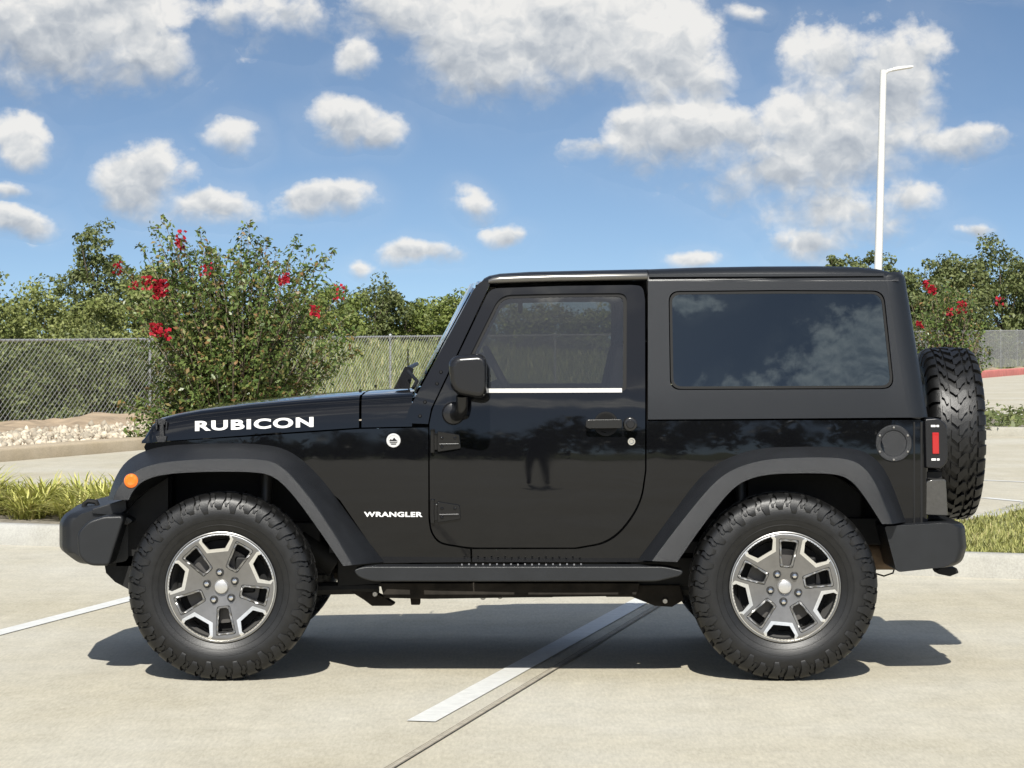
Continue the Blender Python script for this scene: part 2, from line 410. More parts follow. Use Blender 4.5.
# ---- windscreen frame ---------------------------------------------------------------------------
AP = rpoly([(404,423),(409,409),(444,345),(474,289,4),(481,281,4),(492,280),(488,288.5),(431,408.5),(428,424)])
wf = panel(AP, (), .075, .001, .05)
w2 = wf.mirror(YC); frame = MB().join(wf).join(w2)
a, b = S(478, 283, .02), S(410, 408, .02)
for (px, py, r) in ((483, 285, .016), (413, 410, .030)):
    p = S(px, py, .04); frame.tube([p, (p[0]-.02, .5, p[2]+.008), (p[0]-.028, YC, p[2]+.012), (p[0]-.02, 2*YC-.5, p[2]+.008), (p[0], 2*YC-p[1], p[2])], r, 12)
windframe = frame.build('windshield_frame', M_PAINT, car, bevel=.004)
gl = MB(); rows = []
for k in range(9):
    t = k/8; px, py = 407+(475-407)*t, 409+(283-409)*t; p = S(px, py, .015); row = []
    for j in range(13):
        u = -1+2*j/12; row.append((p[0]-.034*(1-u*u)+.0, YC+u*(YC-p[1]), p[2]+.004*(1-u*u)))
    rows.append(row)
gl.loft(rows); gl.build('windshield_glass', M_WIND, windframe)
for (px, py) in ((441,372),(437,383.5),(420,416),(425,402)):
    x, y, z = S(px, py, 0); MB().lathe([(-.006, .0), (-.006, .005), (-.002, .008), (.004, .0085)], 'y', (x, y, z), 14).build('bolt', M_TRIM, windframe)

# ---- hardtop ------------------------------------------------------------------------------------
HT = rpoly([(648,281),(884,277),(886,277.5),(908,417.5),(648,419.5)])
HW = rpoly([(668.5,291,11),(780,290),(884,290.5,12),(894.5,389,12),(670,390,11)])
side = panel(HT, [HW], .03)
top = MB()
def roof_rows(cols):
    rings = []
    for px, py in cols:
        x0, y0, z0 = S(px, 281, 0); y0 = ys(x0, 1.72)
        z1 = W(px, py, y0+.03)[2]; zb = min(z1-.012, CH-(281-HOR)*(D0+y0)/FPX)
        h = z1-zb
        half = [(x0, y0, zb), (x0, y0+.010, zb+h*.45), (x0, y0+.025, zb+h*.8), (x0, y0+.05, z1-.002), (x0, y0+.11, z1+.003), (x0, y0+.3, z1+.007), (x0, YC, z1+.009)]
        rings.append(half+[(x, 2*YC-y, z) for x, y, z in reversed(half[:-1])])
    return rings
rear_cols = [(648.5,269.5),(700,267.6),(760,266.6),(820,266.3),(860,267.2),(880,269.2),(891,271.5),(899,274.5)]
rr = roof_rows(rear_cols); top.loft(rr)
# rear corner and back wall
rings = []
for k in range(9):
    t = k/8; py = 277+(417.5-277)*t
    pa = S(886+(908-886)*t, py); pb = S(904.5+(927.5-904.5)*t, py, .09); ring = []
    if k == 0: pa = (pa[0], pa[1], pa[2]); 
    for j in range(8):
        f = R(90)*j/7; ring.append((pa[0]+(pb[0]-pa[0])*math.sin(f), pa[1]+.09*(1-math.cos(f)), pa[2]))
    ring.append((pb[0]+.004, pa[1]+.3, pa[2])); ring.append((pb[0]+.006, YC, pa[2]))
    rings.append(ring+[(x, 2*YC-y, z) for x, y, z in reversed(ring[:-1])])
# blend the roof down into the back wall
lid = []
for (x, y, z) in rings[0]: lid.append((x, y, z))
top.loft(rings)
def blend(f):
    out = []
    for (x, y, z) in rings[0]:
        u = (YC-y)/(YC-rings[0][0][1]); xx = x+(rr[-1][6][0]-x)*f*.55
        yy = YC-(YC-y)*(1-.05*f); out.append((xx, yy, z+(.028*(1-.15*abs(u)**4))*math.sin(R(90)*f)))
    return out
top.loft([blend(0), blend(.35), blend(.7), blend(1.0)])
cen = blend(1.0); top.add(cen, [tuple(range(len(cen)))])
hard = MB().join(side).join(side.mirror(YC)).join(top)
hardtop = hard.build('hardtop', M_TOP, car, bevel=.0035, angle=40)
rp_cols = [(481.5,281.5),(484,278.5),(489,276),(500,273.8),(530,272),(580,270.8),(648,269.4)]
rp = MB().loft(roof_rows(rp_cols)); rp.build('roof_panel', M_TOP, car)
def roof_rail(pts, r, y_off):
    return MB().tube([S(px, py, y_off) for px, py in pts], r, 10)
rl_ = MB(); rr_s = []
for px, py, k in ((488.5,281.6,.55),(493,280.4,.85),(500,279.6,1),(530,278.5,1),(560,277.7,1),(600,277,1),(646.5,276.3,1),(647.6,276.3,.9)):
    p = S(px, py, -.008); rr_s.append([(p[0], p[1]-.014*math.sin(a)*k, p[2]+.0165*math.cos(a)*k) for a in [2*math.pi*q/14 for q in range(14)]])
both(rl_.loft(rr_s, True, True), 'roof_rail', mat('satin_rail', (.16, .155, .145), .30, metal=.8))
both(panel([(649,274.2),(884,273.4),(884,276),(649,277)], (), .02, -.010, .08), 'drip_rail', M_TOP, hardtop, bevel=.004)
both(panel(rpoly([(669.5,292,11),(780,291),(883,291.5,12),(893.5,388,12),(671,389,11)]), [rpoly([(672,294.5,9),(780,293.6),(881,294,10),(890.8,385.5,10),(673.5,386.5,9)])], .01, .006, .06), 'window_seal', M_RUB, hardtop)
both(panel(rpoly([(670,292.5,11),(780,291.5),(883,292,12),(893,387.5,12),(671.5,388.5,11)]), (), .004, .0085, .09), 'side_window', M_PRIV, hardtop)
# back window in the hardtop
bw = MB(); zt, zb_ = 1.66, 1.18; xt, xb = rings[2][9][0]+.001, rings[7][9][0]+.001
zt, zb_ = rings[2][9][2], rings[7][9][2]
bw.loft([[(xt+(xb-xt)*k/4+.004, YC+u*.48, zt+(zb_-zt)*k/4) for u in (-1, -.5, 0, .5, 1)] for k in range(5)])
bw.build('rear_window', M_PRIV, hardtop)

# ---- bonnet -------------------------------------------------------------------------------------
SIL = [(140,437),(146,427),(151,419.5),(159,413.5),(175,409.5),(200,405),(250,399),(300,394.5),(360,390.5),(413,387.5)]
LOW = [(140,444),(160,441.5),(250,435),(360,427.5),(413,426.5)]
def interp(tab, x): return float(np.interp(x, [p[0] for p in tab], [p[1] for p in tab]))
def hood_y(px): return ys(W(px, 430, .2)[0], 1.05)+.004+.05*max(0, (300-px)/150)*.5
def hood_ring(px):
    yh = hood_y(px); x, _, zl = W(px, interp(LOW, px), yh); zs = W(px, interp(SIL, px)+5.5, yh+.05)[2]; zc = W(px, interp(SIL, px), YC)[2]
    zs = max(zs, zl+.015); zc = max(zc, zs+.004); h = zs-zl; nose = max(0, (151-px)/11)
    half = [(x, yh+.05*nose, zl), (x, yh+.003+.05*nose, zl+.45*h), (x, yh+.008+.05*nose, zl+.72*h), (x, yh+.022+.05*nose, zl+.90*h), (x, yh+.050+.05*nose, zl+.985*h), (x, yh+.10+.05*nose, zs+.004), (x, yh+.22, zs+(zc-zs)*.4), (x, yh+.32, zs+(zc-zs)*.85), (x, YC, zc)]
    return half+[(a, 2*YC-b, c) for a, b, c in reversed(half[:-1])]
hd = MB().loft([hood_ring(p) for p in (140,143,146,148.5,151,155,159,166,175,187,200,225,250,275,300,330,359)])
hood = hd.build('hood', M_PAINT, car, angle=60)
MB().loft([hood_ring(p) for p in (361.5,375,390,403,412)]).build('cowl', M_PAINT, car, angle=60)
both(MB().cyl(W(360.3, 392.5, .26), W(360.3, 389.3, .26), .006, n=10), 'hood_bumper', M_RUB, hood)
# latch, lettering
lt = MB(); ly = hood_y(160)-.012
for pl in ([(157,419),(166,419),(165,425),(158,425)], [(159.5,424),(163.5,424),(164.5,437),(159,437)], [(155.5,436),(167,436),(166,440.5),(164,446),(158,446),(156.5,440)]):
    lt.join(pris(pl, ly, ly+.03))
lt.join(pris([(155,419),(157.5,419),(157.5,430),(155.5,430)], ly+.002, ly+.02)).join(pris([(165.5,421),(167.5,421),(167,430),(165.5,430)], ly+.002, ly+.02))
both(lt, 'hood_latch', M_PLAST, hood, bevel=.003)
def text_mesh(s, bold=.0, space=1.0):
    cu = bpy.data.curves.new('lettering', 'FONT'); cu.body = s; cu.size = 1; cu.offset = bold; cu.resolution_u = 6; cu.space_character = space
    ob = bpy.data.objects.new('lettering', cu); COL.objects.link(ob)
    bpy.context.view_layer.update()
    me = bpy.data.meshes.new_from_object(ob.evaluated_get(bpy.context.evaluated_depsgraph_get()))
    V = np.array([v.co[:2] for v in me.vertices]); F = [tuple(p.vertices) for p in me.polygons]
    bpy.data.objects.remove(ob); bpy.data.curves.remove(cu); bpy.data.meshes.remove(me)
    V = (V-V.min(0))/(V.max(0)-V.min(0)); return V, F
def lettering(s, quad, fy, name, m, parent, bold=.03, space=1.05, t=.002):
    """quad: pixel corners lower-left, lower-right, upper-left; fy(px) gives the depth of the surface"""
    V, F = text_mesh(s, bold, space); a, b, c = [np.array(q, float) for q in quad]
    out = []
    for u, v in V:
        p = a+(b-a)*u+(c-a)*v; y = fy(p[0], p[1]); out.append(W(p[0], p[1], y))
    n = len(out); mb = MB().add(out+[(x, y+t, z) for x, y, z in out], list(F)+[tuple(i+n for i in reversed(f)) for f in F])
    E = {}
    for f in F:
        for i in range(len(f)): E[(f[i], f[(i+1) % len(f)])] = 1
    mb.f += [(j, i, i+n, j+n) for (i, j) in E if (j, i) not in E]; mb.mi = [0]*len(mb.f)
    return mb.build(name, m, parent, smooth=False)
lettering('RUBICON', [(195,431.2),(313.5,427),(195,421)], lambda x, y: hood_y(x)-.002, 'hood_lettering', M_WHITE, hood, .038, 1.13)
lettering('WRANGLER', [(364,516.8),(422.5,517),(364,511.8)], lambda x, y: S(x, y)[1]-.002, 'fender_lettering', M_WHITE, fd1, .035, 1.08)
bd = MB(); bx, by, bz = S(393.5, 440.5)
bd.lathe([(0, .0), (-.004, 0), (-.004, .021), (-.0055, .0225), (-.0055, .029), (-.003, .031), (.001, .031)], 'y', (bx, by, bz), 32)
badge = bd.build('badge', mat('badge_silver', (.62, .62, .61), .3, metal=.3), fd1)
mt = MB()
for pl in ([(-.019,-.002),(-.012,.007),(-.006,.002),(.003,.013),(.012,.003),(.018,-.002)], [(-.017,-.006),(.017,-.006),(.016,-.009),(-.016,-.009)], [(-.013,-.013),(.013,-.013),(.010,-.017),(-.010,-.017)]):
    mt.prism([(bx+x, by-.0062, by-.003, bz+z) for x, z in pl])
mt.build('badge_relief', M_TRIM, badge)

# ---- grille, headlights -------------------------------------------------------------------------
gx = W(146, 470, .3)[0]
gr = MB(); ztop, zbot = 1.01, .62; edges = [.33]
xs_ = [.33]
slots = [YC+(k-3)*.105 for k in range(7)]
outl = rpoly([(.30,zbot,.05),(1.53,zbot,.05),(1.50,ztop,.05),(.33,ztop,.05)])
holes = [rpoly([(s-.03,.70,.02),(s+.03,.70,.02),(s+.03,.96,.02),(s-.03,.96,.02)]) for s in slots]
V, T = cdt(outl, holes, .08)
gr = thicken([(gx, y, z) for y, z in V], T, lambda v: (v[0]+.06, v[1], v[2]))
grille = gr.build('grille', M_PAINT, car, bevel=.004)
MB().box((gx+.09, YC, .82), (.02, 1.0, .34)).build('radiator', M_CHAS, grille)
for s in (-1, 1):
    MB().lathe([(-.015, 0), (-.02, .06), (-.01, .088), (.02, .09)], 'x', (gx-.004, YC+s*.50, .86), 32).build('headlight', M_LAMP, car)

# ---- flares -------------------------------------------------------------------------------------
def resample(pts, n):
    p = np.array(pts, float); d = np.r_[0, np.cumsum(np.hypot(*np.diff(p, axis=0).T))]; t = np.linspace(0, d[-1], n)
    return np.c_[np.interp(t, d, p[:, 0]), np.interp(t, d, p[:, 1])]
def smoothpts(p, k=2):
    p = np.array(p, float)
    for _ in range(k):
        q = [p[0]]
        for i in range(len(p)-1): q += [p[i]*.75+p[i+1]*.25, p[i]*.25+p[i+1]*.75]
        p = np.array(q+[p[-1]])
    return p
def flare(A, B, C, yB, yC, name, par):
    n = 56
    a, b, c = (resample(smoothpts(q), n) for q in (A, B, C))
    rows = []
    for i in range(n):
        pa = S(*a[i], -.002); pb = W(*b[i], yB); pc = W(*c[i], yC)
        mid = tuple(pa[k]*.42+pb[k]*.58 for k in range(3)); mid = (mid[0], mid[1], mid[2]+.0)
        bev1 = tuple(pb[k]*.93+pa[k]*.07 for k in range(3)); bev2 = tuple(pb[k]*.90+pc[k]*.10 for k in range(3))
        pcin = (pc[0], pc[1]+.012, pc[2]); d = (pc[0], pc[1]+.03, pc[2]+.0)
        cc = np.array(pc)*.97+np.array(pb)*.03
        e = (pc[0]+(pa[0]-pc[0])*.3, pa[1]+.03, pc[2]+(pa[2]-pc[2])*.3)
        pa0 = (pa[0], pa[1]+.03, pa[2])
        rows.append([pa0, pa, mid, bev1, (pb[0], pb[1]+.003, pb[2]), bev2, tuple(cc), pcin, d, e])
    m = MB().loft(rows); k = len(rows[0])
    m.f.append(tuple(range(k))); m.f.append(tuple(range((n-1)*k, n*k))[::-1]); m.mi += [0, 0]
    return both(m, name, M_PLAST, par, angle=32)
fl1, fl2 = flare([(108,500),(113,481),(127,458),(158,446),(200,443.5),(254,443),(290,449),(321,477),(348,515),(384,562)],
      [(113,500),(118,486),(135,470),(162,462),(205,459),(254,458.5),(279,463),(303,488),(330,526),(353,565)],
      [(129,500),(133,491),(144,480),(166,474),(205,472),(250,472),(272,475),(291,492),(318,529),(343,566)], .002, -.006, 'front_flare', car)
flare([(638,560),(668,520),(700,476),(724,459),(757,448),(800,446.5),(846,447),(870,453),(887,471),(906,522)],
      [(652,561),(682,521),(714,482),(735,468),(764,459.5),(800,457.5),(840,457.5),(860,463),(875,480),(893,524)],
      [(678,562),(702,527),(730,491),(746,480),(768,474.5),(800,473.5),(834,474),(849,479),(862,493),(882,524)], .002, -.006, 'rear_flare', car)
mk = MB(); x, y, z = W(131, 481, -.006); mk.lathe([(-.008, 0), (-.012, .018), (-.006, .029), (.0, .0315), (.02, .0315)], 'y', (x, y+.004, z), 28)
both(mk, 'side_marker', M_AMBER, fl1)

# ---- bumpers ------------------------------------------------------------------------------------
fb = MB(); yb = .20
prof = rpoly([(62,524,5),(69,515,5),(92,508,4),(118,508,4),(118,562,6),(80,566,8),(62,552,5)])
P = [W(x, y, yb)[::2] for x, y in prof]; st = [(.235, .04), (.275, -.01), (.40, -.045), (YC, -.085), (2*YC-.40, -.045), (2*YC-.275, -.01), (2*YC-.235, .04)]
fb.loft([[(x+dx*max(0, (1.62+0)*0+1)*(1 if x < -1.7 else .2), y, z) for x, z in P] for y, dx in st], True, True)
fbump = fb.build('front_bumper', M_BUMP, car, bevel=.006, angle=35)
cap = pris(rpoly([(77,533,6),(88,521,6),(104,516,3),(122,515.5,3),(123.5,520),(109,566,4),(88,566,8),(78,556,6)]), .05, .34)
both(cap, 'bumper_end', M_BUMP, fbump, bevel=.014, seg=4)
shelf = MB().prism([(W(x, y, .22)[0], .22, 2*YC-.22, W(x, y, .22)[2]) for x, y in [(92,509),(126,499),(127,510),(118,516),(92,514)]])
shelf.build('bumper_shelf', M_BUMP, fbump, bevel=.004)
hk = MB().tube([W(84, 511, .42), W(84.5, 504, .42), W(88, 501, .42), W(96, 502, .42), W(99, 509, .42)], .012, 10)
both(hk, 'tow_hook', M_CHAS, fbump)
both(pris([(124,474),(168,468),(168,540),(150,566),(116,566),(124,520)], .24, .30), 'splash_guard', M_CHAS, fbump)
dam = MB(); rows = []
for k in range(13):
    t = k/12; y = .24+t*(2*YC-.48); bow = -.02*(1-(2*t-1)**2)
    rows.append([(W(103, 560, .24)[0]+bow, y, W(0, 556, .24)[2]), (W(106, 575, .24)[0]+bow, y, W(0, 573, .24)[2]), (W(115, 584, .24)[0]+bow, y, W(0, 582, .24)[2]), (W(130, 591, .24)[0]+bow, y, W(0, 590, .24)[2]), (W(136, 590, .24)[0]+bow, y, W(0, 585, .24)[2]), (W(140, 556, .24)[0]+bow, y, W(0, 556, .24)[2])])
dam.loft(rows, True, True); dam.build('air_dam', M_CHAS, fbump)
brk = MB().join(pris([(104,519),(128,517),(133,521),(128,525),(108,524)], .13, .3)); both(brk, 'bumper_bracket', M_BUMP, fbump, bevel=.004)
rb = MB(); P = [W(x, y, .09)[::2] for x, y in rpoly([(884,526,3),(956,523,4),(968,524,6),(970,548),(966,562,6),(957,567,4),(896,572,5)])]
xe = max(p[0] for p in P)
rb.loft([[(x-dx if x > xe-.12 else x, y, z) for x, z in P] for y, dx in ((.075, .055), (.095, .03), (.13, .008), (.2, 0), (YC, 0), (2*YC-.2, 0), (2*YC-.13, .008), (2*YC-.095, .03), (2*YC-.075, .055))], True, True)
rbump = rb.build('rear_bumper', M_BUMP, car, bevel=.005)
MB().join(pris(rpoly([(936,570),(942,567),(957,568),(959,573),(950,576.5),(938,574)]), .5, .62)).build('tow_hitch', M_CHAS, rbump, bevel=.005)

# ---- tail: gate, lamps, plates ------------------------------------------------------------------
tg = MB(); rings = []
for py in (421, 440, 470, 500, 524):
    pa = S(921, py); ring = [pa]
    for j in range(1, 7):
        f = R(90)*j/6; ring.append((pa[0]+.035*math.sin(f), pa[1]+.035*(1-math.cos(f)), pa[2]))
    ring.append((pa[0]+.037, YC, pa[2])); rings.append(ring+[(x, 2*YC-y, z) for x, y, z in reversed(ring[:-1])])
tgate = tg.loft(rings).build('tailgate', M_PAINT, car)
MB().join(pris([(913.5,422),(915,422),(915,524),(913.5,524)], S(914, 470)[1]-.001, .3)).join(pris([(920.5,422),(922.5,422),(922.5,524),(920.5,524)], S(921, 470)[1]-.0005, .3)).build('body_seam', M_RUB, tgate)
hs = pris(rpoly([(925,419,2),(938,418,3),(947,424,5),(948,462,5),(941,469,3),(926,468,2)]), .20, .36)
lamp1, lamp2 = both(hs, 'tail_light', M_TRIM, bevel=.008, seg=3)
both(pris([(932.3,432.5),(939,432.5),(939.3,454),(932.6,454)], .194, .23), 'lamp_lens', M_RED, lamp1, bevel=.003)[1].parent = lamp2
both(pris([(931,425),(935.5,425),(935.5,427),(931,427)], .197, .23).join(pris([(936.5,425),(939,425),(939,427),(936.5,427)], .197, .23)).join(pris([(931.5,458.5),(936,458.5),(936,460.5),(931.5,460.5)], .197, .23)).join(pris([(937,458.5),(939.5,458.5),(939.5,460.5),(937,460.5)], .197, .23)), 'lamp_lettering', M_WHITE, lamp1)[1].parent = lamp2
bxm = pris(rpoly([(924,483,2),(931,479.5,3),(946,479,3),(948,516,2),(925,515,2)]), .22, .42)
both(bxm, 'reflector_box', M_SMOKE, bevel=.006)
both(pris([(924,472),(942,472),(942,479),(924,479)], .25, .4), 'lamp_bracket', M_CHAS, lamp1)[1].parent = lamp2
fc = MB(); x, y, z = S(893.5, 443.5)
fc.lathe([(-.004, 0), (-.004, .055), (-.0075, .058), (-.0085, .064), (-.0085, .077), (-.005, .081), (.004, .082)], 'y', (x, y, z), 48)
fuel = fc.build('fuel_cap', M_PLAST, qp1)
for k in range(6):
    a = R(30+60*k+60); MB().lathe([(-.0125, 0), (-.012, .004), (-.008, .0055)], 'y', (x+.0705*math.cos(a), y, z+.0705*math.sin(a)), 10).build('bolt', M_STEEL, fuel)

# ---- mirror, handle, hinges ---------------------------------------------------------------------
def rsec(x0, x1, z0, z1, y, r):
    out = []
    for (cx, cz, a0) in ((x1-r, z1-r, 0), (x0+r, z1-r, 90), (x0+r, z0+r, 180), (x1-r, z0+r, 270)):
        for k in range(5): a = R(a0+22.5*k); out.append((cx+r*math.cos(a), y, cz+r*math.sin(a)))
    return out
mr = MB(); ym = -.13
x0, _, z1 = W(448, 353, ym); x1, _, z0 = W(487, 400, ym)
secs = []
for y, d, rr_ in ((ym+.0, .028, .03), (ym+.012, .010, .04), (ym+.03, .003, .042), (ym+.09, 0, .042), (ym+.17, .002, .042), (ym+.195, .012, .04), (ym+.20, .03, .03)):
    secs.append([(x+.0*0, yy, z) for x, yy, z in rsec(x0+d, x1-d*.4, z0+d, z1-d, y, rr_)])
secs = [[(x+.028*max(0, (z1-z)/(z1-z0)-.55)*(1 if x < (x0+x1)/2 else 0), y, z-(.012*(1-(x-x0)/(x1-x0)) if z > (z0+z1)/2 else -.026*(1-(x-x0)/(x1-x0)))) for x, y, z in s] for s in secs]
mr.loft(secs, True, True)
mir1, mir2 = both(mr, 'mirror', M_TRIM, bevel=.003, angle=50)
both(MB().loft([rsec(x1-.018, x1-.012, z0+.02, z1-.02, ym+.02, .003), rsec(x1-.018, x1-.012, z0+.02, z1-.02, ym+.18, .003)], True, True), 'mirror_glass', M_CHROME, mir1)[1].parent = mir2
sy = S(455, 412)[1]
stem = MB().tube([W(462, 396, ym+.1), W(462, 405, ym+.11), W(461, 412, ym+.14), W(457, 414, sy-.02)], [.025, .026, .027, .032], 16)
both(stem, 'mirror_stem', M_TRIM, mir1)[1].parent = mir2
bx_, by_, bz_ = S(453.5, 413.5)
both(MB().lathe([(-.022, 0), (-.022, .028), (-.016, .044), (-.004, .050), (.004, .051)], 'y', (bx_, by_, bz_), 32), 'mirror_base', M_TRIM, mir1)[1].parent = mir2
cp = MB(); x, y, z = S(606, 424); cp.lathe([(-.0015, .0), (-.0015, .038), (-.004, .043), (-.004, .052), (.002, .054)], 'y', (x, y, z), 36)
cup1, cup2 = both(cp, 'handle_recess', M_RUB, d1); cup2.parent = d2
hn = MB(); hy = S(606, 424)[1]
for pl in ([(586,420.5,3),(588,419.8,2),(622,419.3,2),(622,428.2,2),(588,428.4,2),(585.5,426.5,3)],): hn.join(pris(rpoly(pl), hy-.045, hy-.022))
hn.join(pris([(587,422),(593,422),(593,427),(587,427)], hy-.03, hy+.002))
x, y, z = S(630, 424); hn.lathe([(-.047, 0), (-.047, .024), (-.044, .029), (-.02, .031), (.002, .031)], 'y', (x, y, z), 28)
h1, h2 = both(hn, 'door_handle', mat('handle_black', (.012, .012, .012), .2), d1, bevel=.009, seg=3); h2.parent = d2
both(MB().lathe([(-.053, 0), (-.053, .016), (-.050, .018), (-.046, .018)], 'y', (x, y, z), 24), 'handle_button', M_TRIM, h1)[1].parent = h2
x, y, z = S(631.5, 441.5)
both(MB().lathe([(-.004, 0), (-.004, .008), (-.006, .010), (-.006, .016), (-.002, .018), (.001, .018)], 'y', (x, y, z), 24), 'key_lock', M_CHROME, d1)[1].parent = d2
for (cy_) in (441, 511.5):
    hg = MB(); hy = S(445, cy_)[1]
    hg.join(pris(rpoly([(437.5,cy_-10,1),(459.5,cy_-6.5,2),(461,cy_+7.5,2),(437.5,cy_+11,1)]), hy-.011, hy+.004))
    hg.join(pris([(430.5,cy_-12),(434.5,cy_-12),(434.5,cy_+12),(430.5,cy_+12)], hy-.016, hy+.004))
    hg.join(pris([(434,cy_-8),(438,cy_-8),(438,cy_+9),(434,cy_+9)], hy-.009, hy+.004))
    for q in ((442, cy_-3), (455, cy_-3), (442, cy_+6)):
        a = W(*q, hy-.011); hg.lathe([(-.004, 0), (-.004, .005), (-.002, .007), (.003, .007)], 'y', a, 10)
    k1, k2 = both(hg, 'door_hinge', M_PAINT, d1, bevel=.0025); k2.parent = d2
    both(pris([(439,cy_+2.6),(459,cy_+2.2),(459,cy_+4.2),(439,cy_+4.6)], hy-.018, hy-.006), 'hinge_rib', M_TRIM, k1, bevel=.002)[1].parent = k2

# ---- rocker rail and underbody ------------------------------------------------------------------
step = MB(); P = [W(x, y, .02) for x, y in rpoly([(353,570,4),(364,566.5,6),(664,566.5,6),(684,571,4),(681,576,4),(656,581.5,5),(372,581.5,6),(358,577,5)])]
sr = step.prism([(x, y, .15, z) for x, y, z in P])
st1, st2 = both(sr, 'rocker_rail', M_BUMP, bevel=.012, seg=3)
for k in range(18):
    px = 462+k*7.0; a = W(px, 564, .06); MB().lathe([(0, 0), (.002, .003), (0, .0042), (-.005, .0042)], 'z', (a[0], .035+.02*(k % 2), W(px, 565, .02)[2]+.002), 8).build('step_stud', M_STEEL, st1)
for nm, px in (('rail_mount', 415), ('rail_mount', 520), ('rail_mount', 625)):
    both(MB().box((W(px, 575, .2)[0], .28, .46), (.06, .30, .045)), nm, M_CHAS, st1)[1].parent = st2
fr = MB()
for yy in (.42, 2*YC-.42):
    fr.box((.10, yy, .44), (1.75, .08, .13)).box((-1.35, yy, .60), (1.0, .08, .12)).box((1.35, yy, .62), (1.0, .08, .12))
    fr.tube([(-.78, yy, .47), (-.95, yy, .58)], .065, 8).tube([(.90, yy, .47), (1.05, yy, .60)], .065, 8)
for xx in (-.62, .15, .75, 1.75, -1.75): fr.box((xx, YC, .47 if abs(xx) < 1 else .6), (.12, 1.0, .10))
fr.build('frame', M_CHAS, car, bevel=.006)
br = MB()
br.join(pris([(352,585),(360,586),(384,597),(395,604),(391,606),(372,606),(364,600),(348,590)], .38, .47)).join(pris([(410,596),(420,596),(420,605),(411,605)], .38, .46))
br.join(pris([(600,585),(680,585),(684,600),(672,607),(655,606),(632,597),(606,597)], .36, .48)).join(pris([(380,583),(640,583),(636,596),(560,597),(430,599),(384,598)], .30, .36))
both(br, 'frame_bracket', M_DIRT, car, bevel=.004)
for q in ((375, 594), (665, 601), (500, 596), (483, 597)): both(MB().lathe([(-.012, 0), (-.012, .010), (0, .013)], 'y', W(*q, .355), 12), 'bolt', M_STEEL, car)
MB().box((-.1, YC-.05, .40), (.9, .62, .05)).box((.35, 1.2, .43), (.6, .35, .10)).build('skid_plate', M_DIRT, car, bevel=.02)
mf = MB(); mf.tube([(-.20, .55, .39), (-.14, .55, .385), (.18, .55, .385), (.24, .55, .39)], [.05, .075, .075, .05], 14); mf.tube([(-.8, .6, .42), (-.2, .55, .39)], .03, 8); mf.build('muffler', M_DIRT, car)
HUB = [(W(221, 590.5, .02)[0], .405), (W(785, 591.5, .02)[0], .405)]
for hx, hz in HUB:
    ax = MB().cyl((hx, .2, hz-.01), (hx, 2*YC-.2, hz-.01), .042, n=16)
    ax.lathe([(-.15, 0), (-.14, .08), (-.06, .135), (.04, .14), (.12, .09), (.16, 0)], 'x', (hx, YC-.05, hz-.01), 20)
    ax.build('axle', M_CHAS, car)
    sg = -1 if hx < 0 else 1
    both(MB().tube([(hx, .42, hz-.05), (hx-sg*.66, .40, .37)], .028, 10), 'control_arm', M_CHAS)
    sp = [(hx+.06*math.cos(a), .5+.06*math.sin(a), hz+.06+a*.0085) for a in np.linspace(0, 2*math.pi*6, 90)]
    both(MB().tube(sp, .0075, 6), 'coil_spring', M_CHAS)
    both(MB().cyl((hx-sg*.14, .40, hz-.04), (hx-sg*.16, .44, hz+.48), .028, n=12), 'shock_absorber', mat('damper', (.06, .06, .06), .4, metal=.3))
    # wheel-well liner
    li = MB(); rows = []
    for k in range(17):
        a = R(16+148*k/16); rows.append([(hx+.545*math.cos(a), y, min(hz+.52*math.sin(a), .96)) for y in (.16, .30, .55)])
    li.loft(rows); n0 = len(li.v); cen_ = [r[-1] for r in rows]; li.add(cen_+[(hx, .55, .5)], [(i, i+1, len(cen_)) for i in range(len(cen_)-1)])
    both(li, 'wheel_well', M_CHAS)
# floor, bulkhead, tank
MB().box((.35, YC, .56), (2.3, 1.36, .05)).box((-.50, YC, .80), (.05, 1.36, .5)).box((1.3, YC, .72), (.5, 1.0, .3)).build('floor_pan', M_CHAS, car)
hgz = MB().tube([W(870, 572, .5), W(884, 576, .5), W(893, 573, .5), W(895, 566, .5)], .004, 6); hgz.build('wiring', M_CHAS, rbump)
MB().box((1.62, YC, .50), (.26, .9, .12)).build('fuel_tank', mat('tank_tan', (.16, .11, .07), .8, var=.3), car, bevel=.03)

# ---- wipers, aerial -----------------------------------------------------------------------------
wp = MB(); a = W(394, 389, .55); b = W(407, 369, .62); wp.loft([[(a[0], a[1]-.02, a[2]), (a[0]+.02, a[1]+.02, a[2]), (a[0]+.07, a[1]+.02, a[2])], [(b[0]-.01, b[1]-.01, b[2]+.01), (b[0]+.01, b[1]+.01, b[2]+.012), (b[0]+.03, b[1]+.01, b[2])]], True, True)
wp.tube([(b[0], b[1], b[2]), (b[0]+.03, 1.0, b[2]+.02)], .010, 8).tube([W(408, 371, .55), W(417, 381, .5), W(413, 388, .45)], .008, 8)
wp.build('wiper', M_TRIM, windframe)
ant = MB().cyl((W(408, 388, 1.6)[0], 1.60, W(0, 390, 1.6)[2]), (W(408, 350, 1.6)[0], 1.60, W(0, 349, 1.6)[2]), .004, .003, 8); ant.build('aerial', M_RUB, car)

